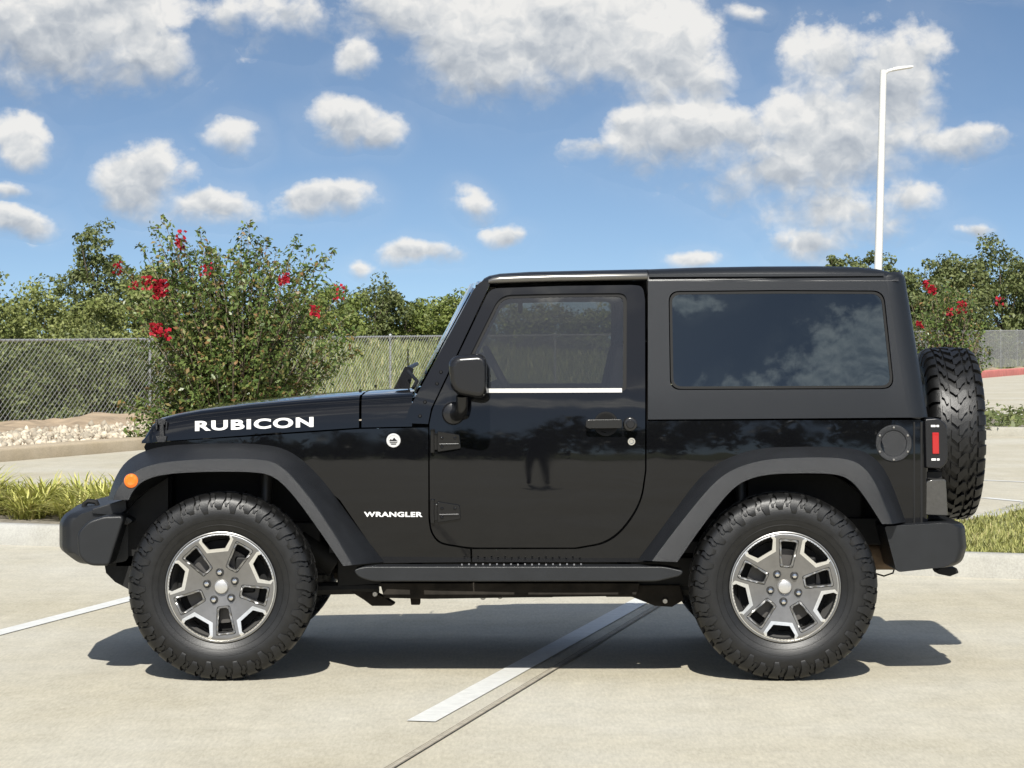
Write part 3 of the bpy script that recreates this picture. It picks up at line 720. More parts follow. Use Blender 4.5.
# ---- cabin --------------------------------------------------------------------------------------
def seat(yc_):
    m = MB()
    m.loft([[(x, yc_+s*w, z) for s, w, z in ((-1, .24, z0), (-1, .25, z0+.1), (-.7, .24, z0+.15), (.7, .24, z0+.15), (1, .25, z0+.1), (1, .24, z0))] for x, z0 in ((-.10, .80), (.0, .83), (.3, .80), (.42, .78))], True, True)
    m.loft([[(x, yc_-w, z), (x-.09, yc_-w*.95, z), (x-.05, yc_, z), (x-.09, yc_+w*.95, z), (x, yc_+w, z), (x+.06, yc_, z)] for x, z, w in ((.42, .85, .24), (.47, 1.05, .25), (.52, 1.25, .23), (.55, 1.40, .17), (.56, 1.44, .15))], True, True)
    m.loft([[(x-.07, yc_-w, z), (x-.09, yc_, z), (x-.07, yc_+w, z), (x+.04, yc_+w, z), (x+.04, yc_-w, z)] for x, z, w in ((.57, 1.46, .11), (.585, 1.50, .13), (.60, 1.60, .13), (.60, 1.65, .10))], True, True)
    return m
for yy in (.58, 1.25): seat(yy).build('seat', M_SEAT, car, angle=60)
MB().box((1.05, YC, .95), (.5, 1.0, .2)).box((1.32, YC, 1.2), (.12, 1.0, .45)).build('rear_seat', M_SEAT, car, bevel=.03)
db = MB(); db.loft([[(x, y, z) for x, z in ((-.47, .75), (-.47, 1.17), (-.38, 1.22), (-.22, 1.21), (-.15, 1.12), (-.16, .8))] for y in (.26, .4, .8, 1.1, 2*YC-.26)], True, True)
db.build('dashboard', M_INT, car, bevel=.01)
sw = MB(); ctr = Vector(W(506, 387, .58)); tilt = R(28); ring = []
for k in range(33):
    a = 2*math.pi*k/32; ring.append(ctr+Vector((.195*math.sin(a)*math.sin(-tilt), .195*math.cos(a), .195*math.sin(a)*math.cos(tilt))))
sw.tube(ring, .016, 10, False); sw.tube([ctr, ctr+Vector((-.30, 0, -.12))], [.05, .03], 10)
for a in (0, math.pi, -math.pi/2): sw.tube([ctr, ctr+Vector((.18*math.sin(a)*math.sin(-tilt), .18*math.cos(a), .18*math.sin(a)*math.cos(tilt)))], .018, 6)
sw.build('steering_wheel', M_INT, car)
rbr = MB()
for yy in (.37, 2*YC-.37): rbr.tube([(.62, yy, .6), (.63, yy, 1.5), (.60, yy+(.03 if yy < YC else -.03), 1.70), (.0, yy+(.05 if yy < YC else -.05), 1.71), (-.05, yy+.02, 1.69)], .03, 10).tube([(.60, yy, 1.70), (1.3, yy, 1.66), (1.65, yy, 1.1)], .03, 10)
rbr.tube([(.60, .37, 1.70), (.60, 2*YC-.37, 1.70)], .03, 10); rbr.build('roll_bar', M_INT, car)
MB().box((W(585, 310, YC)[0]-.30, YC, 1.62), (.02, .22, .06)).build('inner_mirror', M_INT, car, bevel=.01)

# ---- tyres --------------------------------------------------------------------------------------
PROF = [(0, .384), (.055, .383), (.088, .379), (.106, .370), (.118, .352), (.1265, .326), (.1285, .300), (.122, .270), (.112, .246), (.104, .228)]
_pv = smoothpts(PROF, 2); _pd = np.r_[0, np.cumsum(np.hypot(*np.diff(_pv, axis=0).T))]
def prof(s):
    sg = -1 if s < 0 else 1; s = abs(s)
    v, r = np.interp(s, _pd, _pv[:, 0]), np.interp(s, _pd, _pv[:, 1])
    e = .004; v2, r2 = np.interp(min(s+e, _pd[-1]), _pd, _pv[:, 0]), np.interp(min(s+e, _pd[-1]), _pd, _pv[:, 1])
    v1, r1 = np.interp(max(s-e, 0), _pd, _pv[:, 0]), np.interp(max(s-e, 0), _pd, _pv[:, 1])
    t = np.array([v2-v1, r2-r1]); t /= np.linalg.norm(t); return sg*v, r, -sg*t[1] if False else sg*(-t[1]), t[0]
def tyre_mesh(pattern, N):
    m = MB(); pv2 = [(v+(.0022 if i in (0,) else 0), r) for i, (v, r) in enumerate(_pv)]; m.lathe([(-v, r) for v, r in reversed(_pv)][:-1]+[(v, r) for v, r in _pv], 'y', (0, 0, 0), 72)
    for rr_ in (.287, .262):
        for sg in (-1, 1):
            s_ = float(np.interp(-rr_, -_pv[:, 1], _pd)); q = [prof(s_+k) for k in (-.003, -.0015, .0015, .003)]; m.lathe([(sg*(a[0]+a[2]*b), a[1]+a[3]*b) for a, b in zip(q, (-.001, .0018, .0018, -.001))], 'y', (0, 0, 0), 72)
    pitch = 2*math.pi/N
    for p in range(N):
        for rows in pattern(p):
            vs = []
            for (s, u0, u1, h) in rows:
                v, r, nv, nr = prof(s)
                for u in (u0, u1):
                    a = (p+u)*pitch
                    for hh in (-.003, h):
                        q = r+nr*hh; vs.append((q*math.cos(a), v+nv*hh, q*math.sin(a)))
            k = len(rows); fs = []
            for i in range(k-1):
                o = i*4; fs += [(o+1, o+5, o+7, o+3), (o, o+4, o+5, o+1), (o+2, o+3, o+7, o+6)]
            fs += [(0, 1, 3, 2), ((k-1)*4, (k-1)*4+2, (k-1)*4+3, (k-1)*4+1)]
            m.add(vs, fs)
    return m
def all_terrain(p):
    out = []
    e = .014*(p % 2)
    for sg in (-1, 1):
        sh = 0 if sg > 0 else .5
        out.append([(sg*s, u0+sh, u1+sh, h) for s, u0, u1, h in ((.066, .14, .76, .014), (.085, .06, .70, .014), (.100, .0, .64, .015), (.114, .02, .58, .014), (.124, .12, .70, .012), (.138, .20, .74, .009), (.146+e, .22, .60, .007), (.154+e, .25, .55, .003))])
        out.append([(sg*s, u0+sh, u1+sh, h) for s, u0, u1, h in ((.106, .70, .94, .010), (.118, .66, .92, .009), (.130, .82, 1.04, .007), (.142, .84, 1.0, .004))])
        out.append([(sg*s, u0+sh, u1+sh, h) for s, u0, u1, h in ((.026, .42, 1.12, .012), (.044, .30, .96, .012), (.061, .38, 1.02, .012))])
    out.append([(s, u0, u1, .012) for s, u0, u1 in ((-.020, .05, .60), (0, .18, .82), (.020, .05, .60))])
    out.append([(s, u0, u1, .010) for s, u0, u1 in ((-.018, .70, .95), (0, .92, 1.12), (.018, .70, .95))])
    return out
def mud_terrain(p):
    out = []; e = .012*(p % 2)
    for sg in (-1, 1):
        sh = 0 if sg > 0 else .5
        out.append([(sg*s, u0+sh, u1+sh, h) for s, u0, u1, h in ((.082, .22, .84, .016), (.096, .16, .80, .016), (.110, .12, .76, .015), (.124, .12, .76, .011), (.142+e, .15, .74, .006), (.152+e, .2, .7, .003))])
        # Z blocks
        out.append([(sg*s, u0+sh, u1+sh, .016) for s, u0, u1 in ((.046, .55, .92), (.056, .45, 1.0), (.064, .12, .62), (.074, .0, .50))])
    out.append([(s, u0, u1, .016) for s, u0, u1 in ((-.036, .05, .45), (-.022, .05, .62), (-.010, .22, .90), (.004, .38, .95))])
    out.append([(s, u0, u1, .016) for s, u0, u1 in ((-.002, .98, 1.28), (.012, .96, 1.42), (.024, .80, 1.26), (.038, .62, 1.12))])
    return out
TY = tyre_mesh(all_terrain, 36)
tyre0 = None
# ---- alloy wheel --------------------------------------------------------------------------------
RR = .242
def polar(r, a): return (r*math.cos(a), r*math.sin(a))
def tr(pts, ang):
    c, s = math.cos(ang), math.sin(ang); return [(r*c-t*s, r*s+t*c) for r, t in pts]   # r outward, t sideways
def outer_win(ang, g=0.):
    arc = [(math.cos(b)*(.2305+g*.1), math.sin(b)*(.2305+g*.1)) for b in np.linspace(.268+g*2.9, -.268-g*2.9, 9)]
    return tr([(.207, -.0625-g*1.0), (.170-g, -.036-g*.75), (.170-g, .036+g*.75), (.207, .0625+g*1.0)]+arc, ang)
def inner_win(ang, g=0.):
    return tr(rpoly([(.095-g, -.019-g, .01), (.203+g, -.0355-g, .012), (.203+g, .0355+g, .012), (.095-g, .019+g, .01)], 3), ang)
def rim_mesh(base):
    ia = [base+R(72)*k for k in range(5)]; oa = [a+R(36) for a in ia]
    outl = [polar(RR, 2*math.pi*k/96) for k in range(96)]
    holes = [outer_win(a) for a in oa]+[inner_win(a) for a in ia]
    b1 = [outer_win(a, .015) for a in oa]; b2 = [inner_win(a, .0075) for a in ia]; b3 = [inner_win(a, .0025) for a in ia]; b4 = [inner_win(a, .0105) for a in ia]
    ringc = [polar(.2335, 2*math.pi*k/96) for k in range(96)]
    V, T = cdt(outl, holes, .012, [ [p for p in q] for q in b2+b3+b4]+[[p for p in q if math.hypot(*p) < .2315] for q in b1]+[ringc])
    def depth(x, z):
        r = math.hypot(x, z); y = .044 - .026*min(1, r/.225)
        if r > .238: y += (r-.238)*.9
        p = (x, z)
        for q, qq in zip(b2, b3):
            if inside(p, q): return y - (.0055 if not inside(p, qq) else .002)
        return y
    mi = []
    for f in T:
        c = (sum(V[i][0] for i in f)/3, sum(V[i][1] for i in f)/3); r = math.hypot(*c)
        mi.append(0 if (r > .2330 or any(inside(c, q) for q in b1)) else (3 if any(inside(c, q) for q in b2) else (2 if any(inside(c, q) for q in b4) else 1)))
    V3 = [(x, depth(x, z), z) for x, z in V]
    m = thicken(V3, T, lambda v: (v[0]*.985, v[1]+.045, v[2]*.985))
    n = len(T); m.mi = mi+[2]*n+[2]*(len(m.f)-2*n)
    return m, oa
def tri_mat(m): return m
def make_wheel(hx, hz, base, mirror):
    o = {}
    def place(m, name, mats, parent=car, **kw):
        q = MB(); q.v = list(m.v); q.f = list(m.f); q.mi = list(m.mi)
        k_ = 1 if name == 'tyre' else .972; q.v = [(x*k_+hx, y, z*k_+hz) for x, y, z in q.v]
        if mirror: q = q.mirror(YC)
        return q.build(name, mats, parent, **kw)
    TS = 1.022; t2 = MB(); ca, sa = math.cos(base*1.7), math.sin(base*1.7); t2.v = [(TS*(x*ca-z*sa), y+.128, TS*(x*sa+z*ca)) for x, y, z in TY.v]; t2.f = list(TY.f); t2.mi = list(TY.mi)
    wheel, oa = rim_mesh(base)
    w = place(wheel, 'wheel', [M_RIMB, M_RIMG, M_RIMD, M_RIMM], angle=28)
    place(t2, 'tyre', M_TYRE, w, angle=38, merge=False)
    place(MB().lathe([(.020, .2445), (.014, .246), (.012, .242), (.016, .238), (.06, .228), (.10, .205), (.235, .205), (.24, .24)], 'y', n=72), 'rim_barrel', [M_RIMM], w)
    bd_ = MB().lathe([(.085, .03), (.085, .165), (.10, .165), (.10, .03)], 'y', n=40); place(bd_, 'brake_disc', mat('brake_iron', (.10, .095, .09), .5, metal=.6), w)
    place(MB().lathe([(.115, .0), (.115, .202)], 'y', n=32), 'backing_plate', M_CHAS, w)
    place(MB().box((.10, .10, .05), (.09, .06, .16)), 'brake_caliper', M_CHAS, w, bevel=.01)
    place(MB().lathe([(.022, 0), (.022, .022), (.024, .028), (.030, .031), (.044, .034)], 'y', n=32), 'centre_cap', mat('cap_silver', (.55, .54, .52), .3, metal=.7), w)
    
    for a in oa:
        lg = MB(); pk = MB(); c = (.0655*math.cos(a), 0, .0655*math.sin(a))
        pk.lathe([(.0345, .012), (.0325, .0155), (.0325, .0175), (.036, .019)], 'y', c, 18)
        lg.lathe([(.014, 0), (.015, .006), (.018, .0105), (.040, .0115)], 'y', c, 6)
        pk.lathe([(.0348, 0), (.0348, .0125)], 'y', c, 14)
        place(pk, 'lug_pocket', M_RIMD, w); place(lg, 'lug_nut', M_CHROME, w, angle=20)
for (hx, hz), base in zip(HUB, (R(60), R(85))):
    for mirror in (False, True): make_wheel(hx, hz, base+(.4 if mirror else 0), mirror)
# spare on the tailgate, its axis along the car
MT = tyre_mesh(mud_terrain, 34)
sx, sz = W(951.8, 435, .75)[0], W(957.5, 436, .55)[2]
Mx = Matrix.Translation((sx, YC, sz)) @ Matrix.Rotation(R(90), 4, 'Z')
MT.v = [(x, y*.99, z) for x, y, z in MT.v]; MT.xf(Mx)
spare = MB().lathe([(.02, .03), (.03, .10), (.05, .2), (.11, .236), (-.10, .236), (-.10, .06)], 'x', (sx, YC, sz), 40).build('spare_wheel', M_RIMG, car)
MT.build('spare_tyre', M_TYRE, spare, angle=38, merge=False)
MB().box((sx-.16, YC, sz), (.22, .2, .25)).build('spare_carrier', M_CHAS, car, bevel=.01)
# ================================================================ ground, lot, islands
def concrete(name, base, stain=.16):
    m = bpy.data.materials.new(name); m.use_nodes = True; t = NT(m.node_tree); b = t.n['Principled BSDF']
    pos = t.new('ShaderNodeTexCoord').outputs['Object']
    n1 = t.noise(pos, .45, 6, .6); n2 = t.noise(pos, 5, 8, .68); n3 = t.noise(t.v('MULTIPLY', pos, (1, .16, 1)), 75, 5, .75)
    st = t.noise(t.v('MULTIPLY', pos, (1.0, .14, 1)), 5.5, 8, .7, .6)       # drag marks left by the broom and the tyres
    k = t.m('ADD', t.m('MULTIPLY', t.m('SUBTRACT', n1, .5), .55), t.m('MULTIPLY', t.m('SUBTRACT', n2, .5), .40))
    k = t.m('ADD', k, t.m('MULTIPLY', t.m('SUBTRACT', st, .5), .30)); k = t.m('ADD', k, t.m('MULTIPLY', t.m('SUBTRACT', n3, .5), .80))
    spots = t.rng(t.noise(pos, 1.3, 9, .72), .64, .74, 0, stain*1.6, True)
    k = t.m('SUBTRACT', t.m('ADD', k, 1.0), spots)
    sc_ = t.rng(t.noise(t.v('MULTIPLY', pos, (1, 2.2, 1)), 2.3, 10, .8, 1.2), .62, .70, 0, .34, True)   # tyre scuffs and drips
    k = t.m('SUBTRACT', k, t.m('MULTIPLY', sc_, t.rng(t.noise(pos, 30, 4, .7), .35, .6)))
    # hairline scratches and a few cracks
    cr = t.new('ShaderNodeTexVoronoi', feature='DISTANCE_TO_EDGE'); t.put(cr.inputs['Vector'], t.v('ADD', pos, t.v('SCALE', t.v('SUBTRACT', t.new('ShaderNodeTexNoise').outputs['Color'], (.5,.5,.5)), .0))); cr.inputs['Scale'].default_value = .16
    line = t.m('MULTIPLY', t.rng(cr.outputs[0], .0, .004, .0, 0), 1)
    k = t.m('SUBTRACT', k, line)
    tint = t.mix(t.rng(n1, .35, .65), (base[0]*1.02, base[1]*.995, base[2]*.94, 1), (base[0]*.985, base[1], base[2]*1.05, 1))
    t.put(b.inputs['Base Color'], t.mix(1.0, tint, t.v('SCALE', (1, 1, 1), k), 'MULTIPLY'))
    b.inputs['Roughness'].default_value = .82; b.inputs['Specular IOR Level'].default_value = .35
    bn = t.new('ShaderNodeBump'); bn.inputs['Strength'].default_value = .35; bn.inputs['Distance'].default_value = .004
    t.put(bn.inputs['Height'], t.m('ADD', n3, t.m('MULTIPLY', n2, .8))); t.l.new(bn.outputs[0], b.inputs['Normal'])
    return m
M_CONC = concrete('lot_concrete', (.425, .396, .316))
M_KERB = concrete('kerb_concrete', (.335, .325, .285), .35)
M_TANK = concrete('tan_kerb_concrete', (.40, .33, .23), .2)
M_REDP = mat('red_kerb_paint', (.55, .17, .14), .7, var=.2, vscale=3)
M_LINE = mat('line_paint', (.60, .60, .57), .6, var=.10, vscale=16, bump=.1, bscale=120, detail=8)
M_JOINT = mat('joint_filler', (.17, .145, .11), .9, var=.4, vscale=8)
M_JOINT2 = mat('joint_sealant', (.34, .31, .245), .9, var=.3, vscale=12)
M_SOIL = mat('planting_soil', (.22, .195, .155), .95, var=.55, vscale=18, bump=1.0, bscale=40)
M_EARTH = mat('dry_earth', (.33, .25, .165), .95, var=.35, vscale=2.2, bump=.8, bscale=9, detail=8)
M_MEAD = mat('meadow_grass', (.11, .13, .04), .95, col2=(.21, .22, .08), vscale=.7, bump=1, bscale=4, detail=9)
def struct(o): o['kind'] = 'structure'; return o
def kx(y): return -6.3+.32*(y-21.6)              # kerb along the far side of the lot
def fx(y): return -8.7+.345*(y-34.1)              # fence behind it
def gz(x, y):
    """height of the land beyond the fence"""
    s = (fx(y)-x)/math.hypot(1, .345)
    t = min(1, max(0, s/34)); t2 = min(1, max(0, (s-30)/140))
    return 1.25*t*t*(3-2*t)+1.6*t2+.25*math.sin(x*.13)*math.sin(y*.09)*t
def at(px, d): return ((px-512)/FPX*d, d-D0)
g = MB(); g.add([(-900,-900,-.12),(900,-900,-.12),(900,1600,-.12),(-900,1600,-.12)], [(0,1,2,3)])
struct(g.build('ground', M_MEAD, smooth=False))
ys_ = list(range(-60, 165, 10))
lot = MB(); lot.add([(kx(y), y, 0) for y in ys_]+[(130, y, 0) for y in ys_], [(i, i+len(ys_), i+1+len(ys_), i+1) for i in range(len(ys_)-1)])
struct(lot.build('parking_lot', M_CONC, smooth=False))
# meadow beyond the fence
mv = []; us = np.linspace(0, 1, 34)**1.6*260; vs_ = np.linspace(-20, 330, 90)
for y in vs_:
    for u in us: x = fx(y)-.6-u; mv.append((x, y, gz(x, y)+.03))
n = len(us); mf_ = [(i*n+j, i*n+j+1, (i+1)*n+j+1, (i+1)*n+j) for i in range(len(vs_)-1) for j in range(n-1)]
struct(MB().add(mv, mf_).build('meadow', M_MEAD))
# verge with an earth bank between lot and fence
ve = []; from mathutils import noise as mnoise
W_n = 34; yv = np.r_[np.linspace(-20, 12, 20), np.linspace(12.5, 60, 150), np.linspace(61, 175, 60)]
for y in yv:
    for j in range(W_n):
        t = j/(W_n-1); x = kx(y)-.3+(fx(y)-.6-(kx(y)-.3))*t
        bank = .30*math.exp(-((t-.72)/.13)**2)*(1 if 0 < y < 60 else .4)*(.7+.5*math.sin(y*.9)+.25*math.sin(y*2.3+1))
        nz = mnoise.fractal(Vector((x*.9, y*.6, 3)), 1.0, 2.0, 5); bank = bank*.55+max(0, nz)*.26*math.exp(-((t-.72)/.22)**2)
        ve.append((x+.06*nz, y, .08+max(0, bank)*.7))
struct(MB().add(ve, [(i*W_n+j, i*W_n+j+1, (i+1)*W_n+j+1, (i+1)*W_n+j) for i in range(len(yv)-1) for j in range(W_n-1)]).build('verge', M_EARTH))
# kerbs: swept profile
def kerb(name, path, m, h=.15, w=.16, side=1):
    rows = []
    for i, p in enumerate(path):
        a = Vector((*path[max(i-1, 0)], 0)); b = Vector((*path[min(i+1, len(path)-1)], 0)); d = (b-a).normalized(); nrm = Vector((-d.y, d.x, 0))*side
        p = Vector((*p, 0)); rows.append([p+nrm*o+Vector((0, 0, z)) for o, z in ((0, -.06), (.004, .02), (.02, h-.03), (.03, h-.01), (.05, h), (w-.02, h), (w, h-.015), (w, -.06))])
    return struct(MB().loft(rows, False, True).build(name, m, angle=50))
kerb('kerb', [(kx(y), y) for y in range(-20, 97, 4)], M_TANK, .16, .45)
kerb('red_kerb', [(kx(y), y) for y in range(96, 165, 4)], M_REDP, .30, .5)
def isl(x, f):
    t = min(1, max(0, (1.2-x)/4)); return 6.35-.418*x if f else float(np.interp(x, [-13, .8, 2.0, 3.4, 5.1, 13], [15.8, 10.0, 8.9, 8.7, 13.0, 9.9]))
IX0, IX1 = -13, 13
def island_outline(off):
    fr_ = [(x, isl(x, 1)+off) for x in np.linspace(IX0+1.5, IX1-1.5, 30)]
    bk = [(x, isl(x, 0)-off) for x in np.linspace(IX1-1.5, IX0+1.5, 30)]
    def endc(x, s):
        c = ((x), (isl(x, 1)+isl(x, 0))/2); r = (isl(x, 0)-isl(x, 1))/2-off; a0 = math.atan(-.418)
        return [(c[0]+s*(2.2-off)*math.cos(a), c[1]+r*math.sin(a)*s-.418*s*(2.2-off)*math.cos(a)) for a in np.linspace(-1.3, 1.3, 9)]
    return fr_+endc(IX1-1.5, 1)+bk+endc(IX0+1.5, -1)
oo = island_outline(0); pts_ = oo+[oo[0], oo[1]]
kerb('kerb', pts_, M_KERB, .15, .17)
io = island_outline(.14)
struct(MB().add([(x, y, .125) for x, y in io], [tuple(range(len(io)))]).build('planting_bed', M_SOIL, smooth=False))
# small island at the far right of the drive
ri = [(x, y) for x, y in ((6.6,31.6),(7.2,30.9),(22,28.5),(23,29),(24,36),(23,37),(8,39.5),(7.2,39))]
kerb('kerb', ri+[ri[0], ri[1]], M_KERB, .15, .17)
struct(MB().add([(x+(15-x)*.012, y+(34-y)*.03, .13) for x, y in ri], [tuple(range(len(ri)))]).build('planting_bed', M_SOIL, smooth=False))
# painted lines, joints
def strip(name, a, b, w, m, z=.004):
    a = Vector((*a, z)); b = Vector((*b, z)); d = (b-a).normalized(); nn = Vector((-d.y, d.x, 0))*w/2
    k = max(2, int((b-a).length/.25)); L, R_ = [], []
    for i in range(k+1):
        p = a+(b-a)*i/k; e = .003*math.sin(i*2.1)+.002*math.sin(i*5.3); L.append(p+nn*(1+e*14*w)); R_.append(p-nn*(1-e*10*w))
    return struct(MB().add(L+R_, [(i, i+1, i+k+2, i+k+1) for i in range(k)]).build(name, m, smooth=False))
def gpt(px, py): d = FPX*CH/(py-HOR); return ((px-512)/FPX*d, d-D0)
p0 = gpt(421, 722); dr = np.array((.222, 1.0)); 
strip('parking_line', p0, (p0[0]+dr[0]*7.2, p0[1]+7.2), .115, M_LINE)
p1 = gpt(0, 633); q1 = (p1[0]-dr[0]*2.5, p1[1]-2.5)
strip('parking_line', q1, (q1[0]+dr[0]*9.6, q1[1]+9.6), .105, M_LINE)
strip('parking_line', (p0[0]+3.05, p0[1]-.7), (p0[0]+3.05+dr[0]*6, p0[1]+5.3), .11, M_LINE) if False else None
j0 = gpt(392, 768); 
strip('joint', (j0[0]-.6*.215*3, j0[1]-1.8), (j0[0]+.215*8.2, j0[1]+8.2), .026, M_JOINT2)
for e_ in (-.013, .013): strip('joint', (j0[0]-.6*.215*3+e_, j0[1]-1.8), (j0[0]+.215*8.2+e_, j0[1]+8.2), .004, M_JOINT, .008)
j1 = gpt(392, 768); #strip('joint', (j1[0]-3.9, -8), (j1[0]-3.9+.215*15, 7), .012, M_JOINT)
#strip('joint', (-14, 2.9+14*.215), (9, 2.9-9*.215), .010, M_JOINT)
for (a, b) in (((984, 498), (1060, 505)), ((975, 480), (1070, 484))): strip('parking_line', gpt(*a), gpt(*b), .11, M_LINE)
ap = gpt(560, 672)

# ================================================================ foliage
def leafmat(name, c1, c2, c3=None, rough=.5, trans=.25, p3=.85):
    m = bpy.data.materials.new(name); m.use_nodes = True; t = NT(m.node_tree); b = t.n['Principled BSDF']
    rn = t.new('ShaderNodeNewGeometry').outputs['Random Per Island']
    st = [(0, c1), (p3 if c3 else 1, c2)]+([(1, c3)] if c3 else [])
    col = t.ramp(rn, st)
    pos = t.new('ShaderNodeTexCoord').outputs['Object']
    col = t.mix(1.0, col, t.v('SCALE', (1, 1, 1), t.rng(t.noise(pos, 1.4, 3, .5), .3, .7, .75, 1.25)), 'MULTIPLY')
    t.put(b.inputs['Base Color'], col); b.inputs['Roughness'].default_value = rough; b.inputs['Specular IOR Level'].default_value = .3
    tr_ = t.new('ShaderNodeBsdfTranslucent'); t.put(tr_.inputs[0], col)
    mx = t.new('ShaderNodeMixShader'); mx.inputs[0].default_value = trans
    t.l.new(b.outputs[0], mx.inputs[1]); t.l.new(tr_.outputs[0], mx.inputs[2])
    t.l.new(mx.outputs[0], t.n['Material Output'].inputs[0]); return m
def norm(a): return a/np.maximum(1e-9, np.linalg.norm(a, axis=-1, keepdims=True))
def leaves(P, N, size, aspect=.5, droop=None, jit=.5):
    """diamond leaves, folded a little; P positions, N normals"""
    n = len(P); A = norm(np.cross(N, rng.normal(size=(n, 3)))); 
    if droop is not None: A = norm(A+droop)
    B = norm(np.cross(N, A)); L = size*rng.uniform(1-jit, 1+jit, (n, 1)); Wd = L*aspect
    N2 = norm(np.cross(A, B))
    V = np.stack([P-A*L*.5, P+B*Wd*.5+N2*L*.12, P+A*L*.5, P-B*Wd*.5+N2*L*.12], 1).reshape(-1, 3)
    F = np.arange(n*4).reshape(n, 4); return V, F
def crown_points(c, rad, n_cl, per, clr, low=.35, seed=0, rough=.25):
    r = np.random.default_rng(seed)
    U = norm(r.normal(size=(n_cl, 3))); rr = r.uniform(.25, 1.0, (n_cl, 1))**.45
    lump = 1+rough*np.sin(U[:, :1]*5+seed)*np.cos(U[:, 2:]*4+seed*2)+r.normal(0, rough*.35, (n_cl, 1))
    C = np.array(c)+U*rr*lump*np.array(rad)*(1-.12*clr)
    C[:, 2] = np.maximum(C[:, 2], c[2]-rad[2]*(1-low*.5))
    rc = clr*np.mean(rad)*r.uniform(.6, 1.25, (n_cl, 1))
    D = norm(r.normal(size=(n_cl, per, 3))); dd = r.uniform(.15, 1, (n_cl, per, 1))**.5
    P = C[:, None]+D*dd*rc[:, None]*np.array((1.05, 1.05, .8))
    N = norm(D+r.normal(0, .75, D.shape)+np.array((0, -.05, .35)))
    return P.reshape(-1, 3), N.reshape(-1, 3), C
M_BARK = mat('bark', (.12, .095, .07), .95, var=.4, vscale=8, bump=1, bscale=25)
M_BARKL = mat('pale_bark', (.16, .125, .09), .8, var=.3, vscale=10)
def tree(name, label, cat, group, x, y, zb, h, rad, lm, n_cl, per, leaf, clr=.26, cz=.6, seed=0, trunk=.09, aspect=.55, rz=None, stems=1, rough=.25):
    t = thing(name, label, cat, (x, y, zb), group)
    rz = rz or h*(1-cz); c = np.array((x, y, zb+h-rz))
    P, N, C = crown_points(c, (rad, rad, rz), n_cl, per, clr, seed=seed, rough=rough)
    V, F = leaves(P, N, leaf, aspect); fast_mesh('crown', V, F, lm, t)
    tm = MB(); r = np.random.default_rng(seed+5)
    for s in range(stems):
        bx_ = x+r.normal(0, .12*(stems > 1)); by_ = y+r.normal(0, .12*(stems > 1)); mid = Vector((x+r.normal(0, rad*.08)*(1+2*(stems > 1)), y+r.normal(0, rad*.08), zb+(h-2*rz)*.6+.25*h))
        tm.tube([(bx_, by_, zb-.3), ((bx_+mid.x)/2+r.normal(0, .05), (by_+mid.y)/2, (zb+mid.z)/2), mid], [trunk*1.25, trunk, trunk*.75], 8)
        for q in C[r.choice(len(C), min(len(C), 16//stems+2), replace=False)]:
            q = Vector(q); k = (q-mid); tm.tube([mid, mid+k*.5+Vector((0, 0, -.06*k.length)), q], [trunk*.55, trunk*.3, trunk*.1], 6)
    tm.build('trunk', M_BARK, t); return t
L_OLIVE = leafmat('olive_leaves', (.120, .150, .042), (.265, .285, .100))
L_GREEN = leafmat('green_leaves', (.075, .100, .034), (.185, .205, .078))
L_YGRN = leafmat('yellow_green_leaves', (.100, .140, .032), (.225, .255, .075))
L_OAK = leafmat('oak_leaves', (.070, .095, .030), (.185, .205, .080))
L_DARK = leafmat('dark_leaves', (.040, .055, .02), (.09, .105, .04))
L_MYRT = leafmat('myrtle_leaves', (.050, .090, .022), (.165, .210, .062), (.24, .130, .06), rough=.35, p3=.8)
L_FLOW = leafmat('red_petals', (.18, .004, .010), (.46, .020, .038), rough=.5, trans=.3)
def ptree(name, label, cat, group, px, d, top, hw, lm, leaf_px=4.0, n_cl=90, per=95, cz=.5, seed=0, base=None, **kw):
    x, y = at(px, d); zb = gz(x, y) if x < fx(y) else (base or 0)
    zt = CH+(HOR-top)/FPX*d; h = zt-zb; rad = hw/FPX*d
    return tree(name, label, cat, group, x, y, zb, h, rad, lm, n_cl, per, leaf_px/FPX*d, seed=seed, trunk=max(.04, h*.022), cz=cz, **kw)
GB = 'bushes behind the chain link fence'
ptree('bush', 'olive bush behind the fence, half cut off at the left edge of the photo', 'bush', GB, -12, 56, 284, 52, L_OLIVE, cz=.48, seed=1, n_cl=130, stems=3)
ptree('bush', 'rounded olive bush behind the fence, between the edge bush and the tall open tree', 'bush', GB, 38, 58, 278, 46, L_OLIVE, cz=.48, seed=2, n_cl=120, stems=3)
ptree('bush', 'olive bush behind the fence, in front of the tall open grey green tree', 'bush', GB, 88, 57, 298, 48, L_OLIVE, cz=.48, seed=3, n_cl=130, stems=3)
ptree('bush', 'bush behind the fence, directly behind the red flowered shrub', 'bush', GB, 142, 60, 286, 50, L_OLIVE, cz=.48, seed=4, n_cl=120, stems=3)
ptree('bush', 'low dark bush filling the bottom of the fence at the left', 'bush', GB, 14, 50, 340, 66, L_GREEN, cz=.48, seed=5, n_cl=120, stems=3)
ptree('bush', 'low dark bush behind the fence, beside the red flowered shrub', 'bush', GB, 104, 52, 338, 66, L_GREEN, cz=.48, seed=6, n_cl=120, stems=3)
ptree('bush', 'bush behind the fence, mostly hidden by the right half of the flowering shrub', 'bush', GB, 220, 64, 306, 55, L_OLIVE, cz=.48, seed=7, n_cl=120, stems=3)
ptree('tree', 'tall open grey green tree rising above the bushes at the left', 'tree', None, 96, 76, 238, 40, L_GREEN, cz=.62, seed=8, n_cl=100, per=60, clr=.22, rough=.4)
ptree('tree', 'feathery green tree top showing behind the left shoots of the red flowered shrub', 'tree', None, 150, 80, 256, 42, L_OLIVE, cz=.6, seed=9, n_cl=110, per=60, clr=.22, rough=.35)
